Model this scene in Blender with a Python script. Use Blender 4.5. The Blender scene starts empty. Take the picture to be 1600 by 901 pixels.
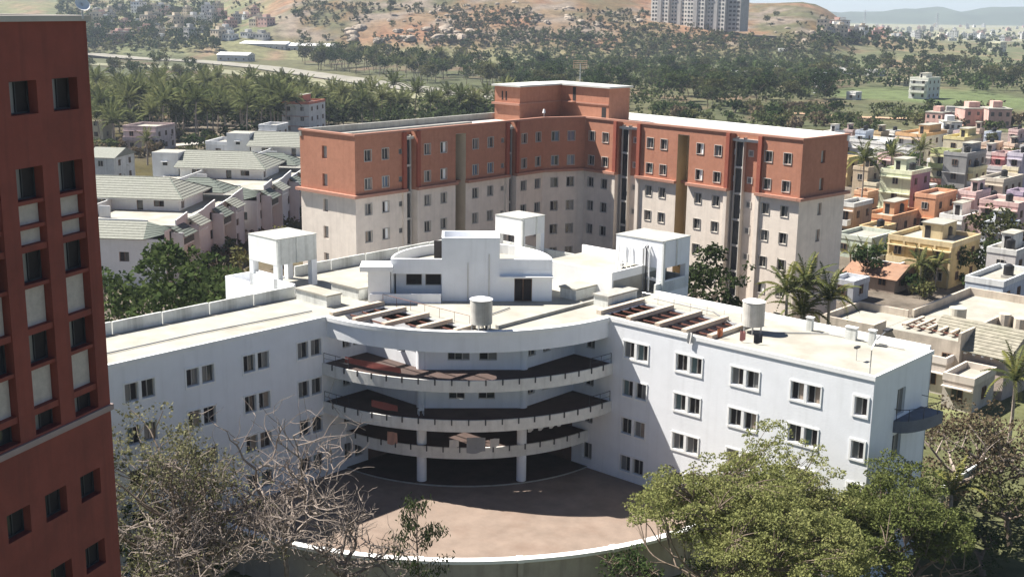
import bpy, math, random
import numpy as np
from mathutils import Vector, Matrix, noise

random.seed(7); np.random.seed(7)
scene = bpy.context.scene
col = scene.collection

# ------------------------------------------------------------------ camera
CAM_H, FOCAL_PX, ROLL = 40.0, 1900.0, 0.8
PITCH = math.degrees(math.atan(440.5 / FOCAL_PX))
_p, _r = math.radians(PITCH), math.radians(ROLL)
FW = Vector((0, math.cos(_p), -math.sin(_p)))
_rt = Vector((1, 0, 0)); _up = _rt.cross(FW)
RT = _rt * math.cos(_r) + _up * math.sin(_r)
UP = -_rt * math.sin(_r) + _up * math.cos(_r)
cam_data = bpy.data.cameras.new('camera')
cam_data.sensor_width = 36.0
cam_data.lens = FOCAL_PX / 1600.0 * 36.0
cam_data.clip_start = 0.5; cam_data.clip_end = 20000
cam = bpy.data.objects.new('camera', cam_data); col.objects.link(cam)
m = Matrix.Identity(4)
for i in range(3):
    m[i][0], m[i][1], m[i][2] = RT[i], UP[i], -FW[i]
m[2][3] = CAM_H
cam.matrix_world = m
scene.camera = cam

# ------------------------------------------------------------------ sky and sun
SHADOW = Vector((9.85, -3.8, -14.25)).normalized()      # the way sunlight travels
SUN_EL = math.asin(-SHADOW.z)
SUN_ROT = math.atan2(-SHADOW.x, -SHADOW.y)                # clockwise from +Y
world = bpy.data.worlds.new('World'); scene.world = world; world.use_nodes = True
wn = world.node_tree
bg = wn.nodes['Background']; sky = wn.nodes.new('ShaderNodeTexSky')
sky.sky_type = 'NISHITA'; sky.sun_disc = False
sky.sun_elevation = SUN_EL; sky.sun_rotation = SUN_ROT
sky.air_density = 0.62; sky.dust_density = 0.45; sky.ozone_density = 1.0; sky.altitude = 900
wn.links.new(sky.outputs[0], bg.inputs[0]); bg.inputs[1].default_value = 0.05
sl = bpy.data.lights.new('sun', 'SUN'); sl.energy = 5.0; sl.angle = math.radians(0.55); sl.color = (1.0, 0.95, 0.87)
so = bpy.data.objects.new('sun', sl); col.objects.link(so)
so.rotation_euler = SHADOW.to_track_quat('-Z', 'Y').to_euler()
vs = scene.view_settings
vs.view_transform = 'Standard'; vs.look = 'None'; vs.gamma = 1.0; vs.use_curve_mapping = False; vs.exposure = 1.3
scene.cycles.max_bounces = 6; scene.cycles.diffuse_bounces = 3; scene.cycles.glossy_bounces = 2
scene.cycles.transmission_bounces = 3; scene.cycles.volume_bounces = 0; scene.cycles.transparent_max_bounces = 6
scene.cycles.use_denoising = True
scene.cycles.caustics_reflective = False; scene.cycles.caustics_refractive = False

# ------------------------------------------------------------------ survey helpers: photograph pixel -> place in the world
def ray(px, py):
    return FW * FOCAL_PX + RT * (px - 800.0) + UP * (450.5 - py)
def at_z(px, py, z):
    d = ray(px, py); t = (z - CAM_H) / d.z
    return Vector((d.x * t, d.y * t, z))
def smooth(a, b, x):
    t = min(1.0, max(0.0, (x - a) / (b - a))); return t * t * (3 - 2 * t)
CREST_PX = [-400, 60, 250, 340, 420, 500, 650, 800, 900, 1000, 1100, 1160, 1200, 1240, 1268, 1290, 1320, 1400, 1500, 1650, 2200]
CREST_Z = [34, 40, 41, 42, 54, 62, 68, 68, 65, 58, 51, 45, 46, 47.5, 43, 33, 19, 11, 5, 1, 0]
def height(x, y):
    z = 0.0
    if y > 700:
        px = 800 + 1900 * x / (y * 0.99 + 5)
        H = float(np.interp(px, CREST_PX, CREST_Z))
        left = 1 - smooth(330, 470, px)
        y0 = 900 - 30 * left; y1 = 1240 + 300 * left
        up = smooth(y0, y1, y)
        up = up * 0.72 + 0.28 * smooth(y0, y0 + 110, y)
        down = 1 - smooth(y1 + 60, y1 + 600, y)
        n = noise.fractal(Vector((x * 0.012, y * 0.012, 0.3)), 1.0, 2.0, 5)
        n2 = noise.fractal(Vector((x * 0.045, y * 0.045, 4.3)), 1.0, 2.0, 4)
        edge = min(1.0, H / 30.0)
        z = H * up * down + edge * up * down * (n * 5.0 + n2 * 2.2) * (1 - 0.5 * smooth(y1 - 60, y1, y))
        z -= 6.0 * smooth(1800, 3500, y)
    else:
        z = 0.0
    z += 0.5 * noise.noise(Vector((x * 0.01, y * 0.01, 0))) * smooth(200, 320, y)
    return z - 3.0 * (1 - smooth(96, 116, y))
def at_ground(px, py):
    d = ray(px, py); d.normalize()
    t = 60.0; step = 3.0
    while t < 9000:
        p = Vector((d.x * t, d.y * t, CAM_H + d.z * t))
        if p.z <= height(p.x, p.y):
            lo, hi = t - step, t
            for _ in range(14):
                mi = (lo + hi) / 2
                q = Vector((d.x * mi, d.y * mi, CAM_H + d.z * mi))
                if q.z <= height(q.x, q.y): hi = mi
                else: lo = mi
            return Vector((d.x * hi, d.y * hi, CAM_H + d.z * hi))
        step = max(2.0, t * 0.006); t += step
    return None

# ------------------------------------------------------------------ materials
MATS = {}
def _nodes(name):
    mt = bpy.data.materials.new(name); mt.use_nodes = True
    nt = mt.node_tree; b = nt.nodes['Principled BSDF']
    return mt, nt, b
def rgb(c): return (c[0], c[1], c[2], 1.0)
def paint(name, c, rough=0.85, var=0.10, scale=0.9, streak=0.0, dirt=(0.16, 0.14, 0.11), bump=0.0, blotch=0.0, spec=0.3, metal=0.0):
    """matte surface: fine mottling, optional rain streaks down the wall and weather blotches"""
    if name in MATS: return MATS[name]
    mt, nt, b = _nodes(name); N = nt.nodes; L = nt.links
    tc = N.new('ShaderNodeTexCoord')
    n1 = N.new('ShaderNodeTexNoise'); n1.inputs['Scale'].default_value = scale; n1.inputs['Detail'].default_value = 8; n1.inputs['Roughness'].default_value = 0.65
    L.new(tc.outputs['Object'], n1.inputs['Vector'])
    r1 = N.new('ShaderNodeMapRange'); r1.inputs[1].default_value = 0.3; r1.inputs[2].default_value = 0.7
    r1.inputs[3].default_value = 1 - var; r1.inputs[4].default_value = 1 + var * 0.6
    L.new(n1.outputs[0], r1.inputs[0])
    mul = N.new('ShaderNodeVectorMath'); mul.operation = 'SCALE'; mul.inputs[0].default_value = c[:3]
    L.new(r1.outputs[0], mul.inputs['Scale'])
    out = mul.outputs[0]
    def layer(out, sc, lo, hi, amt, loc):
        mp = N.new('ShaderNodeMapping'); mp.inputs['Scale'].default_value = sc; mp.inputs['Location'].default_value = loc
        L.new(tc.outputs['Object'], mp.inputs['Vector'])
        n = N.new('ShaderNodeTexNoise'); n.inputs['Scale'].default_value = 1.0; n.inputs['Detail'].default_value = 6; n.inputs['Roughness'].default_value = 0.6
        L.new(mp.outputs[0], n.inputs['Vector'])
        r = N.new('ShaderNodeMapRange'); r.inputs[1].default_value = lo; r.inputs[2].default_value = hi
        r.inputs[3].default_value = 0; r.inputs[4].default_value = amt
        L.new(n.outputs[0], r.inputs[0])
        mx = N.new('ShaderNodeMixRGB'); L.new(r.outputs[0], mx.inputs[0]); L.new(out, mx.inputs[1]); mx.inputs[2].default_value = rgb(dirt)
        return mx.outputs[0]
    if streak: out = layer(out, (1.6, 1.6, 0.10), 0.50, 0.78, streak, (0, 0, 0))
    if blotch: out = layer(out, (0.28, 0.28, 0.28), 0.48, 0.75, blotch, (7, 3, 1))
    L.new(out, b.inputs['Base Color'])
    b.inputs['Roughness'].default_value = rough; b.inputs['Specular IOR Level'].default_value = spec; b.inputs['Metallic'].default_value = metal
    if bump:
        bp = N.new('ShaderNodeBump'); bp.inputs['Strength'].default_value = bump; bp.inputs['Distance'].default_value = 0.05
        n3 = N.new('ShaderNodeTexNoise'); n3.inputs['Scale'].default_value = 6; n3.inputs['Detail'].default_value = 4
        L.new(tc.outputs['Object'], n3.inputs['Vector']); L.new(n3.outputs[0], bp.inputs['Height']); L.new(bp.outputs[0], b.inputs['Normal'])
    MATS[name] = mt
    return mt
def glass(name, c=(0.03, 0.035, 0.04), rough=0.12):
    if name in MATS: return MATS[name]
    mt, nt, b = _nodes(name)
    b.inputs['Base Color'].default_value = rgb(c); b.inputs['Roughness'].default_value = rough; b.inputs['Specular IOR Level'].default_value = 0.6
    MATS[name] = mt; return mt
def leaf(name, c1, c2, c3, trans=0.25, nscale=0.35):
    if name in MATS: return MATS[name]
    mt = bpy.data.materials.new(name); mt.use_nodes = True; nt = mt.node_tree; N = nt.nodes; L = nt.links
    N.clear(); o = N.new('ShaderNodeOutputMaterial')
    tc = N.new('ShaderNodeTexCoord'); oi = N.new('ShaderNodeObjectInfo')
    n = N.new('ShaderNodeTexNoise'); n.inputs['Scale'].default_value = nscale; n.inputs['Detail'].default_value = 5; n.inputs['Roughness'].default_value = 0.8
    L.new(tc.outputs['Object'], n.inputs['Vector'])
    ad = N.new('ShaderNodeMath'); ad.operation = 'MULTIPLY_ADD'; ad.inputs[1].default_value = 0.35
    L.new(oi.outputs['Random'], ad.inputs[0])
    s = N.new('ShaderNodeMath'); s.operation = 'SUBTRACT'; s.inputs[1].default_value = 0.17; L.new(n.outputs[0], s.inputs[0]); L.new(s.outputs[0], ad.inputs[2])
    cr = N.new('ShaderNodeValToRGB'); e = cr.color_ramp.elements
    e[0].position = 0.25; e[0].color = rgb(c1); e[1].position = 0.8; e[1].color = rgb(c3)
    k = cr.color_ramp.elements.new(0.52); k.color = rgb(c2)
    L.new(ad.outputs[0], cr.inputs[0])
    d = N.new('ShaderNodeBsdfDiffuse'); t = N.new('ShaderNodeBsdfTranslucent'); mx = N.new('ShaderNodeMixShader'); mx.inputs[0].default_value = trans
    L.new(cr.outputs[0], d.inputs[0]); L.new(cr.outputs[0], t.inputs[0]); L.new(d.outputs[0], mx.inputs[1]); L.new(t.outputs[0], mx.inputs[2])
    L.new(mx.outputs[0], o.inputs[0])
    MATS[name] = mt; return mt

WHITE = paint('white_wall_paint', (0.80, 0.815, 0.845), var=0.05, scale=0.6, streak=0.20, dirt=(0.40, 0.40, 0.39), blotch=0.10, bump=0.15)
WHITE_T = paint('white_trim_paint', (0.82, 0.82, 0.81), var=0.06, streak=0.15, dirt=(0.45, 0.44, 0.4))
WEATHER = paint('weathered_white_plaster', (0.66, 0.67, 0.64), var=0.14, scale=1.4, streak=0.75, dirt=(0.20, 0.20, 0.18), blotch=0.35, bump=0.3)
ROOFC = paint('limewashed_roof_screed', (0.36, 0.345, 0.30), var=0.16, scale=0.45, blotch=0.55, dirt=(0.20, 0.17, 0.13), bump=0.2)
ROOFG = paint('grey_roof_screed', (0.40, 0.40, 0.37), var=0.2, scale=0.5, blotch=0.5, dirt=(0.22, 0.21, 0.19), bump=0.2)
CONC = paint('raw_concrete', (0.36, 0.35, 0.32), var=0.2, scale=1.2, streak=0.5, dirt=(0.14, 0.13, 0.12), blotch=0.3, bump=0.3)
REDB = paint('terracotta_wall_paint', (0.41, 0.185, 0.118), var=0.14, scale=1.6, streak=0.3, dirt=(0.22, 0.08, 0.05), blotch=0.25, bump=0.2)
REDD = paint('deep_red_pilaster_paint', (0.29, 0.085, 0.055), var=0.12, scale=1.5, streak=0.2, dirt=(0.16, 0.05, 0.04))
CREAM = paint('cream_wall_paint', (0.71, 0.63, 0.55), var=0.10, scale=1.0, streak=0.35, dirt=(0.33, 0.28, 0.24), blotch=0.2, bump=0.2)
TAN = paint('tan_recess_paint', (0.44, 0.34, 0.21), var=0.1, streak=0.3, dirt=(0.3, 0.2, 0.1))
TOWERRED = paint('red_tower_cladding', (0.255, 0.068, 0.050), var=0.16, scale=0.7, streak=0.5, dirt=(0.10, 0.032, 0.027), blotch=0.45, bump=0.15)
PANEL = paint('pebbledash_panel', (0.56, 0.49, 0.44), var=0.14, scale=4, streak=0.3, dirt=(0.3, 0.24, 0.2), bump=0.2)
GLASS = glass('dark_window_glass'); GLASSB = glass('sky_blue_window_glass', (0.10, 0.14, 0.2), 0.08); GLASSG = glass('dusty_window_glass', (0.16, 0.16, 0.16), 0.3)
CURT = paint('drawn_curtain', (0.30, 0.24, 0.19), var=0.25, scale=5); TEALC = paint('faded_teal_curtain', (0.12, 0.17, 0.17), var=0.25, scale=5)
VOID = paint('dark_room_interior', (0.035, 0.03, 0.03), var=0.3, rough=0.9)
FRAME = paint('grey_window_frame', (0.42, 0.40, 0.37), var=0.1)
FRAMEW = paint('pale_window_frame', (0.48, 0.45, 0.41), var=0.08)
FRAMEB = paint('brown_window_frame', (0.20, 0.12, 0.08), var=0.1)
DARKM = paint('dark_painted_metal', (0.05, 0.05, 0.055), rough=0.5, var=0.2)
STEEL = paint('galvanised_steel', (0.5, 0.5, 0.5), rough=0.4, var=0.2, metal=0.7)
RUST = paint('rusty_red_steel', (0.17, 0.07, 0.05), rough=0.7, var=0.3, scale=3)
TANKM = paint('weathered_tank_shell', (0.52, 0.50, 0.46), rough=0.55, var=0.2, scale=1.5, streak=0.7, dirt=(0.22, 0.19, 0.16))
BLACKP = paint('black_plastic', (0.02, 0.02, 0.022), rough=0.4, var=0.2)
BARK = paint('grey_brown_bark', (0.17, 0.13, 0.10), var=0.35, scale=3, bump=0.4)
BARKP = paint('pale_dry_bark', (0.34, 0.28, 0.24), var=0.35, scale=2.5, bump=0.4)
PAVE = paint('courtyard_pavers', (0.225, 0.172, 0.138), var=0.22, scale=0.5, blotch=0.6, dirt=(0.16, 0.105, 0.078), bump=0.2)
DARKPAVE = paint('shade_darkened_red_floor', (0.075, 0.05, 0.043), var=0.25, scale=0.6, blotch=0.4, dirt=(0.07, 0.05, 0.045))  # red floor, its colour lowered further to carry the balcony shade

# ------------------------------------------------------------------ mesh building
class MB:
    def __init__(s): s.v = []; s.f = []; s.mi = []
    def add(s, vs_, fs_, mi=0):
        o = len(s.v); s.v.extend([tuple(p) for p in vs_])
        for f in fs_: s.f.append(tuple(i + o for i in f)); s.mi.append(mi)
        return s
    def quad(s, a, b, c, d, mi=0): return s.add((a, b, c, d), ((0, 1, 2, 3),), mi)
    def box(s, x0, x1, y0, y1, z0, z1, mi=0):
        v = [(x0, y0, z0), (x1, y0, z0), (x1, y1, z0), (x0, y1, z0), (x0, y0, z1), (x1, y0, z1), (x1, y1, z1), (x0, y1, z1)]
        return s.add(v, ((0, 3, 2, 1), (4, 5, 6, 7), (0, 1, 5, 4), (1, 2, 6, 5), (2, 3, 7, 6), (3, 0, 4, 7)), mi)
    def prism(s, poly, z0, z1, mi=0):
        n = len(poly); v = [(p[0], p[1], z0) for p in poly] + [(p[0], p[1], z1) for p in poly]
        f = [tuple(range(n - 1, -1, -1)), tuple(range(n, 2 * n))]
        f += [(i, (i + 1) % n, n + (i + 1) % n, n + i) for i in range(n)]
        return s.add(v, f, mi)
    def cyl(s, cx, cy, r, z0, z1, n=20, r2=None, mi=0):
        r2 = r if r2 is None else r2
        v = [(cx + r * math.cos(2 * math.pi * i / n), cy + r * math.sin(2 * math.pi * i / n), z0) for i in range(n)]
        v += [(cx + r2 * math.cos(2 * math.pi * i / n), cy + r2 * math.sin(2 * math.pi * i / n), z1) for i in range(n)]
        f = [tuple(range(n - 1, -1, -1)), tuple(range(n, 2 * n))] + [(i, (i + 1) % n, n + (i + 1) % n, n + i) for i in range(n)]
        return s.add(v, f, mi)
    def tube(s, pts, rad, n=6, mi=0):
        pts = [Vector(p) for p in pts]; base = len(s.v); up = Vector((0, 0, 1))
        for i, p in enumerate(pts):
            d = (pts[min(i + 1, len(pts) - 1)] - pts[max(i - 1, 0)])
            if d.length < 1e-6: d = Vector((0, 0, 1))
            d.normalize(); a = d.cross(up)
            if a.length < 0.05: a = d.cross(Vector((1, 0, 0)))
            a.normalize(); b = a.cross(d); r = rad[i] if hasattr(rad, '__len__') else rad
            for k in range(n):
                t = 2 * math.pi * k / n
                s.v.append(tuple(p + a * (r * math.cos(t)) + b * (r * math.sin(t))))
        for i in range(len(pts) - 1):
            for k in range(n):
                q = base + i * n
                s.f.append((q + k, q + (k + 1) % n, q + n + (k + 1) % n, q + n + k)); s.mi.append(mi)
        s.f.append(tuple(base + k for k in range(n))); s.mi.append(mi)
        s.f.append(tuple(base + (len(pts) - 1) * n + k for k in range(n))); s.mi.append(mi)
        return s
    def arc_wall(s, r0, r1, a0, a1, z0, z1, n=40, mi=0, cx=0, cy=0):
        """a solid curved strip between two radii"""
        o = len(s.v)
        for i in range(n + 1):
            t = a0 + (a1 - a0) * i / n; c, q = math.cos(t), math.sin(t)
            s.v += [(cx + r0 * c, cy + r0 * q, z0), (cx + r1 * c, cy + r1 * q, z0), (cx + r1 * c, cy + r1 * q, z1), (cx + r0 * c, cy + r0 * q, z1)]
        for i in range(n):
            a = o + 4 * i; b = a + 4
            for k in range(4): s.f.append((a + k, b + k, b + (k + 1) % 4, a + (k + 1) % 4)); s.mi.append(mi)
        s.f.append((o, o + 1, o + 2, o + 3)); s.mi.append(mi); e = o + 4 * n
        s.f.append((e + 3, e + 2, e + 1, e)); s.mi.append(mi)
        return s
    def holed(s, L, z0, z1, holes, depth=0.3, mi=0, mi_rev=None, u_start=0.0, y=0.0):
        """wall face at y=0 (outside is -y) from u_start to L with rectangular openings and their reveals"""
        mi_rev = mi if mi_rev is None else mi_rev
        us = sorted({u_start, L, *[h[0] for h in holes], *[h[1] for h in holes]}); zs = sorted({z0, z1, *[h[2] for h in holes], *[h[3] for h in holes]})
        us = [u for u in us if u_start - 1e-6 <= u <= L + 1e-6]; zs = [z for z in zs if z0 - 1e-6 <= z <= z1 + 1e-6]
        for i in range(len(us) - 1):
            k0 = None
            for j in range(len(zs)):
                solid = False
                if j < len(zs) - 1:
                    cu, cz = (us[i] + us[i + 1]) / 2, (zs[j] + zs[j + 1]) / 2
                    solid = not any(h[0] < cu < h[1] and h[2] < cz < h[3] for h in holes)
                if solid and k0 is None: k0 = j
                if not solid and k0 is not None:
                    s.quad((us[i], y, zs[k0]), (us[i + 1], y, zs[k0]), (us[i + 1], y, zs[j]), (us[i], y, zs[j]), mi); k0 = None
        for (a, b, c, d) in [h[:4] for h in holes]:
            e = y + depth
            s.quad((a, y, c), (a, y, d), (a, e, d), (a, e, c), mi_rev); s.quad((b, y, d), (b, y, c), (b, e, c), (b, e, d), mi_rev)
            s.quad((a, y, d), (b, y, d), (b, e, d), (a, e, d), mi_rev); s.quad((b, y, c), (a, y, c), (a, e, c), (b, e, c), mi_rev)
        return s
    def mesh(s, name, mats, smooth_=False):
        me = bpy.data.meshes.new(name); me.from_pydata(s.v, [], s.f)
        mats = mats if isinstance(mats, (list, tuple)) else [mats]
        for q in mats: me.materials.append(q)
        if len(mats) > 1: me.polygons.foreach_set('material_index', s.mi)
        if smooth_: me.polygons.foreach_set('use_smooth', [True] * len(me.polygons))
        me.update(); return me
    def build(s, name, mats, parent=None, loc=(0, 0, 0), rz=0.0, smooth_=False):
        return link(name, s.mesh(name, mats, smooth_), parent, loc, rz)
def link(name, me, parent=None, loc=(0, 0, 0), rz=0.0, scale=None):
    o = bpy.data.objects.new(name, me); col.objects.link(o)
    o.parent = parent; o.location = loc; o.rotation_euler = (0, 0, rz)
    if scale: o.scale = scale if hasattr(scale, '__len__') else (scale,) * 3
    return o
def tag(o, label, cat, group=None):
    o['label'] = label; o['category'] = cat
    if group: o['group'] = group
    return o
def thing(name, label, cat, loc=(0, 0, 0), rz=0.0, group=None, scale=None):
    return tag(link(name, None, None, loc, rz, scale), label, cat, group)
def struct(o, kind='structure'): o['kind'] = kind; return o

BARKD = paint('dry_twig_bark', (0.25, 0.205, 0.175), var=0.4, scale=2.5, bump=0.4)
# windows: one shared mesh for each size and style; local x along the wall, -y outside
WCACHE = {}
def window(parent, face, u, z, w, h, style='two', depth=0.22, frame=None, panes=('d', 'd'), casing=0.0, casemat=None, name='window'):
    """face = (x, y, rz) of the wall's frame in the parent's space; u, z = lower left corner of the opening"""
    frame = frame or FRAME
    key = (round(w, 2), round(h, 2), style, depth, frame.name, casing, casemat.name if casemat else '')
    if key not in WCACHE:
        b = MB(); t = 0.06; y0, y1 = depth - 0.09, depth - 0.02
        b.box(0, w, y0, y1, 0, t); b.box(0, w, y0, y1, h - t, h); b.box(0, t, y0, y1, t, h - t); b.box(w - t, w, y0, y1, t, h - t)
        if style == 'two': b.box(w / 2 - t / 2, w / 2 + t / 2, y0 - 0.01, y1 - 0.005, t, h - t)
        if style == 'three':
            for q in (1 / 3, 2 / 3): b.box(w * q - t / 2, w * q + t / 2, y0 - 0.01, y1 - 0.005, t, h - t)
        if casing:
            c = casing; p = -0.07
            b.box(-c, w + c, p, 0.0, -c, -0.003, 1); b.box(-c, w + c, p, 0.0, h + 0.003, h + c, 1); b.box(-c, -0.003, p + 0.003, -0.002, 0, h, 1); b.box(w + 0.003, w + c, p + 0.003, -0.002, 0, h, 1)
        WCACHE[key] = b.mesh('window', [frame, casemat or frame])
    x, y, rz = face; c, s = math.cos(rz), math.sin(rz)
    o = link(name, WCACHE[key], parent, (x + u * c, y + u * s, z), rz)
    n = 2 if style == 'two' else (3 if style == 'three' else 1)
    for i in range(n):
        kind = panes[i % len(panes)]
        pw = w / n - 0.08; pk = ('pane', round(pw, 2), round(h, 2), kind, depth)
        if pk not in WCACHE:
            b = MB(); g = {'d': GLASS, 'b': GLASSB, 'g': GLASSG, 'v': VOID, 'w': WHITE_T, 'f': FRAME, 'c': CURT, 't': TEALC}[kind]
            yy = depth - 0.05 if kind != 'v' else depth - 0.01
            b.box(0, pw, yy, yy + 0.02, 0.05, h - 0.05)
            WCACHE[pk] = b.mesh('pane', g)
        link('pane', WCACHE[pk], o, (w / n * i + 0.04, 0, 0), 0)
    return o
def face_xy(face, u, y=0.0):
    x, yy, rz = face; c, s = math.cos(rz), math.sin(rz)
    return (x + u * c - y * s, yy + u * s + y * c)
# ------------------------------------------------------------------ ground
def build_ground():
    ys = [-120, -60, -20, 0]; y = 0.0
    while y < 7600:
        y += max(4.0, y * 0.0165) if y < 900 or y > 1700 else 11.0
        ys.append(y)
    ns = 150; V = []; F = []; C = []
    for y in ys:
        half = 170 + 0.62 * max(y, 0)
        for i in range(ns + 1):
            x = -half + 2 * half * i / ns
            V.append((x, y, height(x, y)))
    V = np.array(V)
    W = ns + 1
    for j in range(len(ys) - 1):
        for i in range(ns):
            a = j * W + i; F.append((a, a + 1, a + 1 + W, a + W))
    me = bpy.data.meshes.new('ground'); me.from_pydata(V.tolist(), [], F)
    # land cover: what grows or lies bare where
    cols = []
    soil = np.array((0.21, 0.14, 0.095)); dry = np.array((0.25, 0.22, 0.12)); scrub = np.array((0.105, 0.115, 0.06)); field = np.array((0.10, 0.125, 0.055))
    orange = np.array((0.28, 0.155, 0.092)); rock = np.array((0.27, 0.22, 0.175)); grey = np.array((0.30, 0.28, 0.24)); lawn = np.array((0.10, 0.105, 0.05))
    for x, y, z in V:
        n = noise.fractal(Vector((x * 0.010, y * 0.006, 1.7)), 1.0, 2.0, 4); n2 = noise.fractal(Vector((x * 0.05, y * 0.02, 9.7)), 1.0, 2.0, 3)
        px = 800 + 1900 * x / (max(y, 30) * 0.99 + 5)
        c = dry * 0.30 + scrub * 0.62
        c = c + (scrub - c) * smooth(-0.1, 0.25, n) + (soil - c) * 0.8 * smooth(0.2, 0.5, n2)
        if 420 <= y < 900: c = c * 0.68
        if y < 130:
            c = lawn * (1 + 0.5 * n2) + (grey - lawn) * 0.35 * smooth(0, 0.4, n)
        elif y < 420:
            c = grey * 0.32 + soil * 0.24 + (scrub - grey) * 0.45 * smooth(-0.2, 0.25, n)
        elif y < 900 and px > 1040:
            f = smooth(-0.02, 0.18, noise.noise(Vector((x * 0.011, y * 0.009, 5.0))) + 0.05) * smooth(1230, 1300, px) * (1 - smooth(620, 700, y))
            c = c + (field - c) * f
        if y > 880:
            H = height(x, y)
            if H > 4 or px < 1300:
                t = smooth(3, 18, H) * smooth(380, 470, px)
                c2 = soil * 0.5 + orange * 0.32 + dry * 0.25
                c2 = c2 + (orange * 1.1 - c2) * smooth(0.02, 0.35, n2) + (scrub * 1.1 - c2) * 0.85 * smooth(-0.18, 0.2, n)
                n3 = noise.fractal(Vector((x * 0.03, y * 0.03, z * 0.08 + 2.0)), 1.0, 2.0, 4)
                c2 = c2 + (rock - c2) * smooth(0.16, 0.36, n3)
                c = c + (c2 * 0.66 - c) * t
        if y > 1800: c = scrub * 0.7 + dry * 0.5 + (grey - dry) * smooth(0.05, 0.4, n2)
        cols.append((c[0], c[1], c[2], 1.0))
    a = me.color_attributes.new('land_cover', 'FLOAT_COLOR', 'POINT')
    a.data.foreach_set('color', np.array(cols, dtype=np.float32).ravel())
    me.polygons.foreach_set('use_smooth', [True] * len(me.polygons))
    mt, nt, b = _nodes('soil_and_scrub'); N = nt.nodes; L = nt.links
    at = N.new('ShaderNodeAttribute'); at.attribute_name = 'land_cover'
    tc = N.new('ShaderNodeTexCoord')
    n1 = N.new('ShaderNodeTexNoise'); n1.inputs['Scale'].default_value = 0.12; n1.inputs['Detail'].default_value = 9; n1.inputs['Roughness'].default_value = 0.75
    L.new(tc.outputs['Object'], n1.inputs['Vector'])
    r = N.new('ShaderNodeMapRange'); r.inputs[1].default_value = 0.32; r.inputs[2].default_value = 0.68; r.inputs[3].default_value = 0.5; r.inputs[4].default_value = 1.5
    L.new(n1.outputs[0], r.inputs[0])
    mu = N.new('ShaderNodeVectorMath'); mu.operation = 'SCALE'; L.new(at.outputs['Color'], mu.inputs[0]); L.new(r.outputs[0], mu.inputs['Scale'])
    L.new(mu.outputs[0], b.inputs['Base Color']); b.inputs['Roughness'].default_value = 0.95; b.inputs['Specular IOR Level'].default_value = 0.1
    bp = N.new('ShaderNodeBump'); bp.inputs['Strength'].default_value = 0.6; bp.inputs['Distance'].default_value = 0.8; L.new(n1.outputs[0], bp.inputs['Height']); L.new(bp.outputs[0], b.inputs['Normal'])
    me.materials.append(mt)
    struct(link('ground', me))
build_ground()

def strip(name, pts, width, dz, mat, y_wid=None):
    """a ribbon laid on the ground along a line of photograph positions"""
    P = [at_ground(*p) for p in pts]; Q = []
    for i in range(len(P) - 1):
        for k in range(12):
            q = P[i].lerp(P[i + 1], k / 12); Q.append(q)
    Q.append(P[-1]); b = MB(); prev = None
    for i, q in enumerate(Q):
        d = (Q[min(i + 1, len(Q) - 1)] - Q[max(0, i - 1)]); d.z = 0; d.normalize(); nrm = Vector((-d.y, d.x, 0)) * (width / 2)
        l, r = q + nrm, q - nrm
        l.z = height(l.x, l.y) + dz; r.z = height(r.x, r.y) + dz
        zz = max(l.z, r.z); l.z = r.z = zz
        if prev: b.quad(prev[0], l, r, prev[1])
        prev = (l, r)
    return struct(b.build(name, mat))
strip('road', [(60, 84), (150, 88), (300, 96), (420, 107), (560, 127), (700, 146), (800, 158)], 22, 0.5, paint('pale_gravel_road', (0.24, 0.225, 0.19), var=0.4, scale=0.08, blotch=0.7, dirt=(0.2, 0.19, 0.13)))
strip('verge', [(100, 99), (300, 108), (420, 119), (560, 139), (800, 171)], 22, 0.35, paint('dry_grass_verge', (0.22, 0.21, 0.13), var=0.4, scale=0.05, blotch=0.6, dirt=(0.09, 0.11, 0.05)))
strip('dirt_track', [(1240, 178), (1330, 184), (1420, 187), (1500, 184), (1620, 183)], 7, 0.4, paint('orange_dirt_track', (0.42, 0.28, 0.18), var=0.2, scale=0.05))
strip('field_path', [(1285, 118), (1240, 108), (1190, 98)], 6, 0.5, paint('pale_path', (0.42, 0.38, 0.33), var=0.2, scale=0.05))
strip('street', [(130, 240), (300, 226), (440, 211)], 5, 0.3, paint('pale_street', (0.36, 0.34, 0.31), var=0.2, scale=0.1))

# far hills on the horizon
def far_hills():
    b = MB(); n = 160; rows = 8
    for k in range(rows):
        t = k / (rows - 1)
        for i in range(n + 1):
            x = -3600 + 7200 * i / n; y = 4700 + 500 * t
            prof = 46 + 62 * noise.fractal(Vector((x * 0.0016, 3.1, 0)), 1.0, 2.0, 4) - 10 * smooth(1500, 2600, x)
            z = -8 + (prof + 10) * math.sin(t * math.pi / 2) ** 1.3 + 3 * noise.noise(Vector((x * 0.004, y * 0.006, 0))) * t
            b.v.append((x, y, z))
    for k in range(rows - 1):
        for i in range(n): a = k * (n + 1) + i; b.f.append((a, a + 1, a + n + 2, a + n + 1)); b.mi.append(0)
    struct(b.build('far_hills', paint('forested_hills', (0.07, 0.09, 0.06), var=0.3, scale=0.005), smooth_=True))
far_hills()
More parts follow.
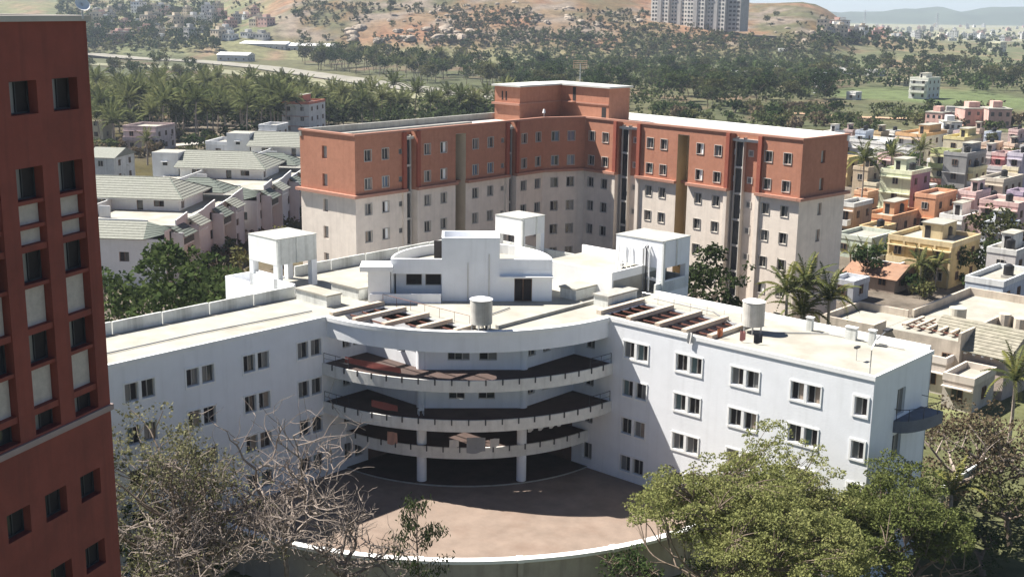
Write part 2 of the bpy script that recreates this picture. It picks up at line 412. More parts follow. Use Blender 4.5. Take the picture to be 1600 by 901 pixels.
# ------------------------------------------------------------------ white building: two wings at a right angle, curved balconies in the corner
from mathutils.geometry import tessellate_polygon
OX, OY, ROT = -4.25, 112.33, math.radians(-42.24)
E1 = Vector((math.cos(ROT), math.sin(ROT))); E2 = Vector((-math.sin(ROT), math.cos(ROT)))
def wb(a, b, z=0.0): return Vector((OX + a * E1.x + b * E2.x, OY + a * E1.y + b * E2.y, z))
WB = thing('white_building', 'white L shaped building with curved balconies in its inner corner', 'building', (OX, OY, 0), ROT)
ZR, ZD, ZB = 14.25, 14.05, -3.0
FLOORS = (0.0, 3.4, 6.8, 10.2)
def arc(R, a0=-90, a1=0, n=40): return [(R * math.cos(math.radians(a0 + (a1 - a0) * i / n)), R * math.sin(math.radians(a0 + (a1 - a0) * i / n))) for i in range(n + 1)]
def deck(name, outer, holes, z0, z1, mats, parent):
    """flat slab of any outline with openings cut through"""
    b = MB(); loops = [outer] + holes
    pts = [p for l in loops for p in l]
    tris = tessellate_polygon([[Vector((p[0], p[1], 0)) for p in l] for l in loops])
    n = len(pts); b.v = [(p[0], p[1], z1) for p in pts] + [(p[0], p[1], z0) for p in pts]
    for t in tris:
        A, B, C_ = [Vector(pts[i]) for i in t]
        if (B - A).cross(C_ - A) < 0: t = (t[0], t[2], t[1])
        b.f.append(tuple(t)); b.mi.append(0); b.f.append((t[2] + n, t[1] + n, t[0] + n)); b.mi.append(1)
    o = 0
    for l in loops:
        k = len(l)
        for i in range(k): b.f.append((o + i, o + (i + 1) % k, n + o + (i + 1) % k, n + o + i)); b.mi.append(1)
        o += k
    return b.build(name, mats, parent)

def pair_face(face, L, us, rows, parent, z0, z1, wall_mat, extra=(), nm='wall', casing=True, seed=0):
    """a wall with pairs of windows in a common raised surround"""
    holes = []; rnd = random.Random(seed)
    for u in us:
        for z in rows:
            holes += [(u, u + 1.1, z, z + 1.4), (u + 1.38, u + 2.48, z, z + 1.4)]
    for e in extra: holes.append(e)
    MB().holed(L, z0, z1, holes, 0.28).build(nm, wall_mat, parent, (face[0], face[1], 0), face[2])
    for u in us:
        for z in rows:
            for q in (0, 1.38):
                pn = rnd.choice([('g', 'v'), ('v', 'g'), ('v', 'd'), ('g', 'd'), ('d', 'v'), ('g', 'c'), ('v', 'c'), ('t', 'v'), ('v', 'v')])
                window(parent, face, u + q, z, 1.1, 1.4, 'two', 0.28, FRAME, pn)
            if casing:
                key = 'surround'
                if key not in WCACHE:
                    b = MB(); w, h, c, p = 2.48, 1.4, 0.13, -0.06
                    b.box(-c, w + c, p, -0.002, -c - 0.06, -0.01); b.box(-c, w + c, p, -0.002, h + 0.01, h + c)
                    b.box(-c, -0.01, p + 0.01, -0.003, -0.008, h + 0.008); b.box(w + 0.01, w + c, p + 0.01, -0.003, -0.008, h + 0.008); b.box(1.11, 1.37, p + 0.01, -0.003, -0.008, h + 0.008)
                    WCACHE[key] = b.mesh('window_surround', WHITE_T)
                x, y = face_xy(face, u); link('window_surround', WCACHE[key], parent, (x, y, z), face[2])
ROWS = tuple(f + 0.85 for f in FLOORS)
# right wing
FR = (13.25, 0.0, 0.0)
pair_face(FR, 41.4 - 13.25, [18.72 - 13.25, 24.1 - 13.25, 29.4 - 13.25, 34.72 - 13.25], ROWS, WB, ZB, 13.9, WHITE,
          extra=[(26.75, 27.75, z, z + 1.4) for z in ROWS[1:]] + [(1.3, 2.3, z, z + 1.5) for z in ROWS] , seed=3)
for z in ROWS[1:]: window(WB, FR, 26.75, z, 1.0, 1.4, 'two', 0.28, FRAME, ('g', 'v'), 0.16, WHITE_T)
for z in ROWS: window(WB, FR, 1.3, z, 1.0, 1.5, 'two', 0.28, FRAME, ('v', 'g'))
FE = (41.4, 0.0, math.pi / 2)
MB().holed(9.9, ZB, 13.9, [(4.1, 5.5, 10.2, 12.3), (3.9, 5.4, 6.7, 8.7), (3.9, 5.4, 3.3, 5.3)], 0.3).build('wall', WHITE, WB, (FE[0], FE[1], 0), FE[2])
for (u, z, w, h) in ((4.1, 10.2, 1.4, 2.1), (3.9, 6.7, 1.5, 2.0), (3.9, 3.3, 1.5, 2.0)):
    window(WB, FE, u, z, w, h, 'two', 0.3, FRAME, ('v', 'g'), name='balcony_door' if z > 10 else 'window')
MB().box(14.6, 41.4, 9.7, 9.9, ZB, 13.9).build('wall', WHITE, WB)
# left wing
FL = (0.0, -41.4, math.pi / 2)
pair_face(FL, 41.4 - 12.6, [41.4 - 36.05, 41.4 - 30.8, 41.4 - 25.55, 41.4 - 20.15], ROWS, WB, ZB, 13.9, WHITE,
          extra=[(26.1, 27.0, z, z + 1.5) for z in ROWS] + [(27.3, 28.2, z, z + 1.5) for z in ROWS], seed=5)
for z in ROWS:
    for u in (26.1, 27.3): window(WB, FL, u, z, 0.9, 1.5, 'two', 0.28, FRAME, ('v', 'g'))
MB().box(-8.2, 0, -41.4, -41.2, ZB, 13.9).build('wall', WHITE, WB)
MB().box(-8.2, -8.0, -41.2, -14.1, ZB, 13.9).build('wall', WHITE, WB)
# the square head of the building behind the balconies
for (a0, a1, b0, b1) in ((-15, -8.2, -14.1, -13.9), (-15, -14.8, -13.9, 15.4), (-14.8, 14.6, 15.2, 15.4), (14.4, 14.6, 9.9, 15.2)):
    MB().box(a0, a1, b0, b1, ZB, 13.9).build('wall', WHITE, WB)
# roof with two openings under beams
HOLE_L = [(0.2, -15.2), (0.2, -10.7), (10.4, -10.7), (11.2, -11.6), (9.6, -13.0), (7.2, -14.5), (4.4, -15.6), (2.0, -16.1)]
HOLE_R = [(15.7, 1.1), (26.4, 1.1), (26.4, 6.7), (15.7, 6.7)]
outer = [(0, -41.4)] + arc(16.9) + [(41.4, 0), (41.4, 9.9), (14.6, 9.9), (14.6, 15.4), (-15, 15.4), (-15, -14.1), (-8.2, -14.1), (-8.2, -41.4)]
deck('roof', outer, [HOLE_L, HOLE_R], 13.9, ZD, [ROOFC, WHITE], WB)
# interior floors seen through the openings
for z in FLOORS[1:]:
    MB().box(13.6, 41.0, 0.35, 9.6, z - 0.3, z - 0.02).build('floor_slab', DARKPAVE, WB)
    MB().box(-7.9, -0.35, -41.0, -14.2, z - 0.3, z - 0.02).build('floor_slab', DARKPAVE, WB)
# copings along the open roof edges
MB().box(17.15, 41.48, -0.08, 0.22, 13.9, ZR).build('coping', WHITE_T, WB)
MB().box(41.2, 41.48, 0.22, 9.98, 13.9, ZR - 0.02).build('coping', WHITE_T, WB)
MB().box(-0.22, 0.08, -41.48, -17.15, 13.9, ZR).build('coping', WHITE_T, WB)
MB().box(14.8, 41.2, 9.72, 9.98, ZD, 14.55).build('coping', WHITE_T, WB)
# curved fascia
AA, AB = math.radians(-90.2), math.radians(0.2)
fas = MB().arc_wall(16.8, 17.0, AA, AB, 12.45, 13.9, 48).build('fascia', WHITE, WB)
MB().arc_wall(16.62, 17.16, AA, AB, 13.9, ZR, 48).build('coping', WHITE_T, WB)
# weathered back parapet of the left wing: panels with open joints
nb = 6; pl = (41.4 - 14.1) / nb
pm = MB().prism([(-0.1, 0.04), (0.1, 0.04), (0.1, pl - 0.04), (-0.1, pl - 0.04)], ZD, 15.0).mesh('parapet_panel', WEATHER)
pm2 = MB(); pm2.add([(-0.1, 0.04, ZD), (0.1, 0.04, ZD), (0.1, pl - 0.04, ZD), (-0.1, pl - 0.04, ZD), (-0.1, 0.07, 15.05), (0.1, 0.07, 15.05), (0.1, pl - 0.07, 15.08), (-0.1, pl - 0.07, 15.08)],
    ((0, 3, 2, 1), (4, 5, 6, 7), (0, 1, 5, 4), (1, 2, 6, 5), (2, 3, 7, 6), (3, 0, 4, 7)))
pmesh = pm2.mesh('parapet_panel', WEATHER)
for i in range(nb): link('parapet_panel', pmesh, WB, (-8.1, -41.4 + i * pl, 0))
for i in range(5): link('parapet_panel', pmesh, WB, (-14.9, -8.9 + i * pl, 0))
for i in range(3): link('parapet_panel', pmesh, WB, (14.5, 10.0, 0), 0, (1, (5.2 / pl), 1)) if i == 0 else None
MB().box(-14.8, 14.4, 15.22, 15.4, ZD, 15.15).build('parapet', WEATHER, WB)
MB().box(-10.6, -8.2, -14.1, -13.9, ZD, 15.2).build('parapet', WHITE, WB)
# low annex box at the left corner
an = MB(); an.box(-19.2, -15.003, -13.9, -10.0, ZB, 13.2); an.box(-19.2, -19.0, -13.9, -10, 13.2, 14.2); an.box(-19.0, -15.003, -13.9, -13.7, 13.2, 14.2); an.box(-19, -15.003, -10.2, -10.0, 13.2, 14.2)
an.build('annex', WHITE, WB)

# curved balconies
def balcony(R, z, band, n_post, inner):
    fl = arc(R - 0.16) + inner
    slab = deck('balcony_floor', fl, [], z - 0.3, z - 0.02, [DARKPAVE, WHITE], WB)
    band_o = MB().arc_wall(R - 0.15, R, AA, AB, z - band, z + 0.05, 48).build('balcony_edge', WEATHER_L, WB)
    pm_ = MB().box(-0.035, 0.07, -0.05, 0.05, -0.36, 0.12).mesh('rail_post', DARKM)
    for i in range(n_post):
        t = math.radians(-88 + 86 * (i + 0.5) / n_post)
        link('rail_post', pm_, WB, (R * math.cos(t), R * math.sin(t), z), t)
    return slab
WEATHER_L = paint('stained_white_band', (0.70, 0.69, 0.65), var=0.10, scale=2, streak=0.5, dirt=(0.34, 0.32, 0.28), blotch=0.3)
INNER = [(13.2, 0.0), (13.2, -6.9), (7.5, -12.55), (0.0, -12.55)]
balcony(17.6, 10.2, 0.95, 19, INNER); balcony(17.6, 6.8, 0.95, 19, INNER); balcony(15.1, 3.5, 0.95, 16, [(9.0, 0.0), (0.0, -9.0)])
# thin hand rails left at the ends of the two upper balconies
for z in (10.2, 6.8):
    for (s0, s1) in ((-89.5, -80), (-9, -0.5)):
        rb = MB(); pts = [(17.5 * math.cos(math.radians(s0 + (s1 - s0) * i / 8)), 17.5 * math.sin(math.radians(s0 + (s1 - s0) * i / 8)), z + 0.95) for i in range(9)]
        rb.tube(pts, 0.03, 5); rb.tube([(p[0], p[1], z + 0.5) for p in pts], 0.02, 5)
        for p in pts[::4]: rb.tube([(p[0], p[1], z), p], 0.025, 5)
        rb.build('hand_rail', DARKM, WB)
# walls behind the balconies
FC = (7.5, -12.6, math.pi / 4)
hc = [(1.85, 3.7, 11.0, 12.1), (4.5, 6.0, 11.0, 12.1), (1.95, 3.3, 7.6, 8.6), (4.45, 5.85, 7.6, 8.6)]
MB().holed(8.1, 6.8, 13.75, hc, 0.25).build('wall', WHITE, WB, (FC[0], FC[1], 0), FC[2])
for i, h in enumerate(hc): window(WB, FC, h[0], h[2], h[1] - h[0], h[3] - h[2], 'three' if i == 0 else 'two', 0.25, FRAMEW, [('v', 'd', 'g'), ('v', 'g'), ('d', 'v'), ('v', 'd')][i])
FS = (13.25, -6.88, math.pi / 2)
hs = [(0.8, 1.75, z, z + 0.9) for z in (7.75, 11.15)] + [(2.7, 3.7, z, z + 0.9) for z in (7.75, 11.15)] + [(4.6, 5.6, z, z + 0.9) for z in (7.75, 11.15)]
MB().holed(6.88, 6.8, 13.75, hs, 0.25).build('wall', WHITE, WB, (FS[0], FS[1], 0), FS[2])
for h in hs: window(WB, FS, h[0], h[2], h[1] - h[0], h[3] - h[2], 'two', 0.25, FRAMEW, ('v', 'd'))
FS2 = (0.0, -12.6, 0.0)
hs = [(1.2, 2.2, z, z + 0.9) for z in (7.75, 11.15)] + [(4.0, 5.0, z, z + 0.9) for z in (7.75, 11.15)]
MB().holed(7.5, 6.8, 13.75, hs, 0.25).build('wall', WHITE, WB, (0, -12.6, 0), 0)
for h in hs: window(WB, FS2, h[0], h[2], h[1] - h[0], h[3] - h[2], 'two', 0.25, FRAMEW, ('d', 'v'))
# deep walls of the two lower floors
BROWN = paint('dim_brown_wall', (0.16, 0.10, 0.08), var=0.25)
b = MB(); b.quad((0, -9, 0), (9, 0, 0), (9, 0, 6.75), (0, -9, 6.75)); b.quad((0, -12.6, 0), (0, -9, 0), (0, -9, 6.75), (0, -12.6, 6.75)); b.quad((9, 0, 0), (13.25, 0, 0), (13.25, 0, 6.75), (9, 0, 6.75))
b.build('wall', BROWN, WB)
for (a_, b_) in ((6.94, -12.55), (13.07, -6.56)):
    MB().cyl(a_, b_, 0.42, 0.0, 13.75, 24).build('column', WHITE, WB, smooth_=False)
# ground floor plinth
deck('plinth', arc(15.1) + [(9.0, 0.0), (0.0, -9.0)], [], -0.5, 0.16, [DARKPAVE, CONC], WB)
# quarter round balcony on the end wall
bp_ = [(41.4, 3.8)] + [(41.4 + 1.8 * math.sin(math.radians(t)), 8.6 - 4.8 * math.cos(math.radians(t))) for t in range(6, 91, 12)] + [(41.4, 8.6)]
MB().prism([(p[0] + 0.003, p[1]) for p in bp_], 9.0, 9.95).build('end_balcony', paint('dark_blue_grey_slab', (0.16, 0.17, 0.2), var=0.2), WB)
rb = MB(); rb.tube([(p[0] + 0.003, p[1], 10.85) for p in bp_], 0.03, 5)
for p in bp_[1:-1:2]: rb.tube([(p[0], p[1], 9.9), (p[0], p[1], 10.85)], 0.025, 5)
rb.build('hand_rail', DARKM, WB)

# roof house in the middle: stair tower and round terrace
DG = math.pi / 4
def dg(x, y): c = math.sqrt(0.5); return ((x - y) * c, (x + y) * c)      # diagonal frame to building frame
RH = link('roof_house', None, WB, (0, 0, 0), DG)
t = MB(); x0, x1, y0, y1 = -2.35, 2.84, -5.7, -2.2
t.box(x0, x1, y0, y1, ZD - 0.01, 19.0)
for (a0, a1, b0, b1) in ((x0, x1, y0, y0 + 0.2), (x0, x1, y1 - 0.2, y1), (x0, x0 + 0.2, y0 + 0.2, y1 - 0.2), (x1 - 0.2, x1, y0 + 0.2, y1 - 0.2)): t.box(a0, a1, b0, b1, 19.0, 19.85)
t.build('stair_tower', WHITE, RH)
for xx in (0.0, 1.9): MB().tube([(xx, -5.76, 14.1), (xx, -5.76, 18.4 if xx else 17.6)], 0.04, 6).build('drain_pipe', STEEL, RH)
# right part of the house with door
FHR = (2.84, -5.68, 0.0)
MB().holed(4.76, ZD - 0.01, 16.95, [(1.35, 2.95, ZD, 16.15)], 0.25).build('wall', WHITE, RH, (2.84, -5.68, 0))
window(RH, FHR, 1.35, ZD, 1.6, 2.1, 'two', 0.25, FRAMEB, ('v', 'v'), name='door')
MB().box(2.843, 7.65, -6.3, -5.5, 16.3, 16.42).build('canopy', WHITE_T, RH)
semi = [(7.6, -5.4)] + [(0.35 + 7.25 * math.cos(math.radians(t_)), -5.4 + 7.6 * math.sin(math.radians(t_))) for t_ in range(6, 175, 6)] + [(-6.9, -5.4)]
MB().prism([p for p in semi], 16.6, 17.0).build('terrace_floor', ROOFC, RH)
w_ = MB()
for i in range(len(semi) - 1):
    p, q = Vector(semi[i]), Vector(semi[i + 1]); d = (q - p).normalized(); nn = Vector((-d.y, d.x)) * 0.2
    w_.prism([tuple(p), tuple(q), tuple(q + nn), tuple(p + nn)], ZD - 0.01, 17.9)
w_.build('round_wall', WHITE_T, RH)
MB().box(2.843, 7.6, -5.66, -5.42, 16.95, 17.9).build('parapet', WHITE, RH)
MB().box(-6.9, -2.353, -5.68, -5.42, 16.55, 17.9).build('parapet', WHITE, RH)
FHL = (-6.5, -4.6, 0.0)
MB().holed(4.147, ZD - 0.01, 16.6, [(0.9, 2.35, 15.25, 16.3), (2.65, 4.1, 15.25, 16.3)], 0.2).build('wall', WHITE, RH, (-6.5, -4.6, 0))
for u in (0.9, 2.65): window(RH, FHL, u, 15.25, 1.45, 1.05, 'one', 0.2, FRAME, ('v',))
MB().box(-3.1, -2.36, -2.15, -2.05, 17.0, 18.9).build('door', VOID, RH)
MB().box(-8.9, -6.95, -6.4, -4.2, ZD, 16.9).build('water_stand', WHITE_T, RH)
MB().box(-9.6, -6.7, -6.6, -3.9, 16.9, 17.35).build('water_stand_top', WHITE_T, RH)
MB().box(-8.7, -2.4, -6.6, -6.45, ZD, 14.9).build('low_wall', WHITE, RH)
# raised hall roof behind on the right
hb = MB(); hb.box(2.2, 12.6, 6.2, 14.6, ZD - 0.01, 15.7); hb.build('hall_roof', ROOFC, WB)
hb = MB(); hb.box(2.2, 12.6, 6.0, 6.2, ZD - 0.01, 16.5); hb.box(12.4, 12.6, 6.2, 14.6, 15.7, 16.5); hb.box(2.2, 12.4, 14.4, 14.6, 15.7, 16.5); hb.build('hall_parapet', WHITE_T, WB)

# raised concrete water tanks on legs at the corners
def tank_tower(a0, a1, b0, b1, ztop, zbot, mat, rail=True, z0=ZD):
    r = link('tank_tower', None, WB, (0, 0, 0))
    for (a_, b_) in ((a0, b0), (a1 - 0.45, b0), (a0, b1 - 0.45), (a1 - 0.45, b1 - 0.45)):
        MB().box(a_ - (0.15 if a_ > a0 else 0), a_ + 0.45 + (0 if a_ > a0 else 0.15), b_ - (0.15 if b_ > b0 else 0), b_ + 0.45 + (0 if b_ > b0 else 0.15), z0, zbot).build('leg', WHITE, r)
    MB().box(a0, a1, b0, b1, zbot, ztop).build('tank', mat, r)
    k = MB(); k.box(a0 - 0.05, a1 + 0.05, b0 - 0.05, b1 + 0.05, ztop, ztop + 0.06); k.build('lid', ROOFG, r)
    k = MB(); k.box(a1, a1 + 0.12, b0 + 2.2, b0 + 2.35, zbot, ztop - 0.01); k.box(a1, a1 + 0.16, b0, b0 + 0.3, z0, ztop - 0.02); k.build('rib', WEATHER, r)
    if rail: MB().box(a0 + 0.45, a1 - 0.45, b0 + 0.1, b0 + 0.3, (z0 + zbot) / 2 - 0.1, (z0 + zbot) / 2 + 0.15).build('rail', WHITE_T, r)
    return r
lt = tank_tower(-15.0, -10.7, -14.0, -9.4, 18.9, 16.5, WEATHER)
MB().box(-15, -10.7, -14.02, -14.0, 16.5, 18.9).build('sunlit_white_face', WHITE_T, lt); MB().box(-15, -10.7, -14.0, -13.8, ZD, 15.2).build('parapet', WHITE_T, lt)  # whiter sheet puts the sunward side's brightness into the colour
rt_ = tank_tower(9.2, 14.6, 10.9, 15.4, 18.95, 16.4, WHITE)
MB().box(14.38, 14.6, 10.9, 15.3, ZD, 15.2).build('parapet', WHITE, rt_)
tank_tower(-7.1, -3.4, 11.4, 15.0, 18.75, 16.9, WHITE_T, rail=False)
lad = MB()
for (u, v) in ((9.9, 10.1), (11.3, 10.1), (9.9, 10.75), (11.3, 10.75)): lad.tube([(u, v, 14.1), (10.6 + (u - 10.6) * 0.5, v, 18.3)], 0.05, 5)
for k in range(5): lad.tube([(9.95 + 0.08 * k, 10.1, 14.9 + 0.8 * k), (11.25 - 0.08 * k, 10.1, 14.9 + 0.8 * k)], 0.04, 5); lad.tube([(9.95 + 0.08 * k, 10.1, 14.9 + 0.8 * k), (11.25 - 0.08 * k, 10.1, 15.7 + 0.8 * k)], 0.03, 5)
lad.build('ladder_frame', WHITE_T, rt_)
for k in range(3): MB().tube([(12.6 + 0.35 * k, 10.7, 14.1), (12.6 + 0.35 * k, 10.7, 18.2), (12.6 + 0.35 * k, 10.95, 18.4)], 0.08, 6).build('pipe', [STEEL, DARKM, WHITE_T][k], rt_)

# duct boxes on the roof
for (a0, a1, b0, b1) in ((-7.2, -2.9, -14.6, -13.0), (-6.9, -3.1, -10.8, -8.9), (13.0, 14.6, 2.9, 7.2), (8.9, 10.8, 3.1, 6.9)):
    d_ = MB(); d_.box(a0, a1, b0, b1, ZD, 15.0); o_ = d_.build('duct_box', WEATHER, WB)
    MB().box(a0 - 0.1, a1 + 0.1, b0 - 0.1, b1 + 0.1, 15.0, 15.14).build('lid', CONC if a0 > 10 else ROOFC, o_)
MB().box(12.3, 12.65, -9.2, 4.6, ZD, 14.35).build('roof_kerb', CONC, WB)
for pts_ in ([(-3, -40, 14.15), (-3.2, -28, 14.15), (-2.6, -16.5, 14.15)], [(29.2, 5.6, 14.15), (33, 8.8, 14.15), (39.5, 8.9, 14.15)], [(11.2, -9.8, 14.15), (9.2, -7.0, 14.15), (8.6, -3.4, 14.15)], [(27.2, 4.6, 14.15), (22, 8.4, 14.15), (15.2, 8.8, 14.15)]): MB().tube(pts_, 0.05, 6).build('roof_pipe', STEEL, WB)
# beams over the roof openings
for i, (u, v0, v1) in enumerate(((-0.25, -16.3, -10.4), (2.6, -16.2, -10.4), (5.5, -15.5, -10.4), (8.3, -14.2, -10.4), (11.0, -12.6, -10.4))):
    MB().box(u - 0.22, u + 0.22, v0, v1, ZD + 0.003, 14.42).build('beam', paint('weathered_beam', (0.55, 0.47, 0.38), var=0.15, blotch=0.5, dirt=(0.35, 0.16, 0.1)), WB)
for i in range(3):
    v = -14.6 + 1.35 * i
    for k in range(4): MB().box([0.0, 2.83, 5.73, 8.53][k], [2.37, 5.27, 8.07, 10.77][k], v, v + 0.12, 13.9, 14.0).build('joist', RUST, WB) if not (k == 3 and i == 0) else None
for i, u in enumerate((15.4, 18.6, 21.6, 24.3, 26.8)):
    MB().box(u - 0.25, u + 0.25, 0.6, 7.0, ZD + 0.003, 14.42).build('beam', MATS['weathered_beam'], WB)
for i in range(4):
    v = 2.0 + 1.3 * i
    for k in range(4): MB().box([15.65, 18.85, 21.85, 24.55][k], [18.35, 21.35, 24.05, 26.55][k], v, v + 0.12, 13.9, 14.0).build('joist', RUST, WB)
for (x_a, x_b, v) in ((-0.6, 12.0, -10.1), (15.2, 27.4, 7.2)):
    f_ = MB(); f_.tube([(x_a, v, 14.9), (x_b, v, 14.9)], 0.025, 4)
    for k in range(8): u = x_a + (x_b - x_a) * k / 7; f_.tube([(u, v, ZD), (u, v, 14.9)], 0.025, 4)
    f_.build('wire_fence', RUST if v < 0 else STEEL, WB)

# ---- things standing on the roof
def round_tank(label, a_, b_, pole):
    p = wb(a_, b_, ZD); t = thing('water_tank', label, 'water tank', p, ROT)
    MB().cyl(0, 0, 0.92, 0.62, 2.65, 28).build('tank_body', TANKM, t)
    MB().cyl(0, 0, 0.96, 2.65, 2.85, 28, 0.25).build('tank_lid', WHITE_T, t)
    for k in range(6):
        an_ = k * math.pi / 3; MB().box(-0.05, 0.05, -0.05, 0.05, 0, 0.62).build('leg', STEEL, t, (0.78 * math.cos(an_), 0.78 * math.sin(an_), 0))
    if pole: MB().tube([(0.4, 0.2, 0), (0.4, 0.2, 0.62)], 0.09, 8).build('outlet_pipe', DARKM, t)
round_tank('round grey water tank on legs at the curved roof edge', 11.9, -10.5, True)
round_tank('round grey water tank on legs on the right wing roof', 28.1, 5.0, False)
# ------------------------------------------------------------------ courtyard in front of the white building
deck('courtyard', arc(30.2) + [(0.0, 0.0)], [], -2.9, 0.02, [PAVE, CONC], None).matrix_world = Matrix.Translation((OX, OY, 0)) @ Matrix.Rotation(ROT, 4, 'Z')
struct(bpy.data.objects['courtyard'])
CWALL = thing('courtyard_wall', 'curved grey wall with white coping along the front of the courtyard', 'wall', (OX, OY, 0), ROT)
MB().arc_wall(30.1, 30.4, math.radians(-88), math.radians(-2), -3.2, 0.35, 60).build('wall', paint('grey_garden_wall', (0.40, 0.36, 0.31), var=0.15, streak=0.6, dirt=(0.2, 0.17, 0.14), blotch=0.3), CWALL)
MB().arc_wall(29.95, 30.58, math.radians(-88), math.radians(-2), 0.35, 0.6, 60).build('coping', WHITE_T, CWALL)
pm_ = MB().box(29.9, 30.6, -0.2, 0.2, -3.1, 0.342).mesh('pier', MATS['grey_garden_wall'])
cm_ = MB().box(29.85, 30.64, -0.24, 0.24, 0.345, 0.62).mesh('pier_cap', WHITE_T)
for k in range(6):
    t = math.radians(-80 + 14 * k); pr = link('pier', pm_, CWALL, (0, 0, 0), t); link('pier_cap', cm_, pr)

# ------------------------------------------------------------------ tall terracotta and cream block behind
BL = Vector((-18.24, 139.33)); DL = Vector((0.6545, 0.7561)); BR = Vector((33.71, 142.04)); DR = Vector((0.6874, -0.7263))
C1 = Vector((3.95, 164.96)); C2 = Vector((9.74, 167.36)); ZT = 25.5; ZS = 18.1
TB = thing('hostel_block', 'seven storey terracotta and cream block with two wings', 'building')
angL = math.atan2(DL.y, DL.x); angR = math.atan2(DR.y, DR.x); angC = math.atan2((C2 - C1).y, (C2 - C1).x)
LROWS = [22.25, 18.9 + 0.05, 15.95, 12.7, 9.45, 6.2, 2.9]
def block_face(P, ang, L, cols, small, bays, recess, seed, first=0.0):
    """cols: window left edges; bays: (u0,u1) set-back stair bays; recess: (u0,u1) deep shafts"""
    rnd = random.Random(seed); face = (P.x, P.y, ang)
    cut = sorted([(a, b_, 'bay') for a, b_ in bays] + [(a, b_, 'rec') for a, b_ in recess])
    segs = []; u = first
    for a, b_, k in cut: segs.append((u, a)); u = b_
    segs.append((u, L))
    for (a, b_) in segs:
        cs = [q for q in cols if a <= q < b_]
        holes = [(q, q + 1.05, z, z + 1.3) for q in cs for z in LROWS]
        sm = [q for q in small if a <= q < b_]; holes += [(q, q + 0.7, z + 0.4, z + 1.05) for q in sm for z in LROWS]
        up = [h for h in holes if h[2] > ZS]; lo = [h for h in holes if h[2] < ZS]
        MB().holed(b_, ZS + 0.35, ZT - 0.25, up, 0.22, u_start=a).build('wall', REDB, TB, (P.x, P.y, 0), ang)
        MB().holed(b_, -0.5, ZS, lo, 0.22, u_start=a).build('wall', CREAM, TB, (P.x, P.y, 0), ang)
        MB().box(a - 0.02, b_ + 0.02, -0.5, 0.1, ZS, ZS + 0.35).build('string_course', REDL, TB, (P.x, P.y, 0), ang)
        for q in cs:
            for z in LROWS:
                r = rnd.random(); pn = ('g', 'd') if r < .3 else ('d', 'g') if r < .5 else ('v', 'd') if r < .7 else ('d', 'd') if r < .8 else ('c', 'd') if r < .88 else ('d', 't') if r < .94 else ('v', 'w')
                if seed == 11 and z > 18: pn = [('b', 'b'), ('b', 'd'), ('w', 'b'), ('d', 'b')][rnd.randrange(4)]
                if seed == 10 and 18 < z < 20 and rnd.random() < .5: pn = ('b', 'b')
                window(TB, face, q, z, 1.05, 1.3, 'two', 0.22, FRAMEW if z > ZS else FRAME, pn, 0.06, FRAMEW if z > ZS else FRAME)
        for q in sm:
            for z in LROWS: window(TB, face, q, z + 0.4, 0.7, 0.65, 'one', 0.22, FRAMEW, ('g',))
    for (a, b_) in recess:                                    # tan light shafts
        s = MB(); D = 1.9
        s.quad((a, 0, -0.5), (a, D, -0.5), (a, D, 24.4), (a, 0, 24.4)); s.quad((b_, D, -0.5), (b_, 0, -0.5), (b_, 0, 24.4), (b_, D, 24.4)); s.quad((a, D, -0.5), (b_, D, -0.5), (b_, D, 24.4), (a, D, 24.4))
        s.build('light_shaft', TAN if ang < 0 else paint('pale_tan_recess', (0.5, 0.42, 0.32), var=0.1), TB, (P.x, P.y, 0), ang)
        MB().box(a, b_, 0.0, D, 24.4, ZT - 0.25).build('wall', REDB, TB, (P.x, P.y, 0), ang)
        MB().box(a, b_, 0.9, D - 0.05, ZS, ZS + 0.3).build('string_course', REDL, TB, (P.x, P.y, 0), ang)
    for (a, b_) in bays:                                      # set-back stair bay with a glazed strip
        D = 0.9; w = b_ - a; s = MB()
        for (z0, z1, mt) in ((-0.5, ZS, CREAM), (ZS, ZT - 0.25, REDB)):
            q = MB(); q.quad((a, D, z0), (b_, D, z0), (b_, D, z1), (a, D, z1)); q.quad((a, 0, z0), (a, D, z0), (a, D, z1), (a, 0, z1)); q.quad((b_, D, z0), (b_, 0, z0), (b_, 0, z1), (b_, D, z1))
            q.build('wall', mt, TB, (P.x, P.y, 0), ang)
        for (u0, u1) in ((a - 0.55, a - 0.02), (b_ + 0.02, b_ + 0.55)):
            MB().box(u0, u1, -0.32, -0.003, ZS + 0.36, ZT - 0.27).build('pilaster', REDD, TB, (P.x, P.y, 0), ang)
            MB().box(u0, u1, -0.28, -0.003, -0.5, ZS - 0.02).build('pilaster', CREAM, TB, (P.x, P.y, 0), ang)
        sw = min(1.15, w * 0.45); s0 = a + 0.45
        st = MB(); st.box(s0, s0 + 0.1, 0.35, D - 0.01, 0, 24.8); st.box(s0 + sw, s0 + sw + 0.1, 0.35, D - 0.01, 0, 24.8)
        so_ = st.build('stair_window', FRAMEW, TB, (P.x, P.y, 0), ang)
        for z in range(8): MB().box(s0 + 0.1, s0 + sw, 0.38, D - 0.02, 1.6 + 3.25 * z - 0.13, 1.6 + 3.25 * z + 0.13).build('transom', FRAMEW, so_)
        for z in range(8): MB().box(s0 + 0.11, s0 + sw - 0.01, 0.55, 0.6, (1.6 + 3.25 * (z - 1) + 0.14) if z else 0.0, min(24.8, 1.6 + 3.25 * z - 0.14)).build('pane', GLASS, so_)
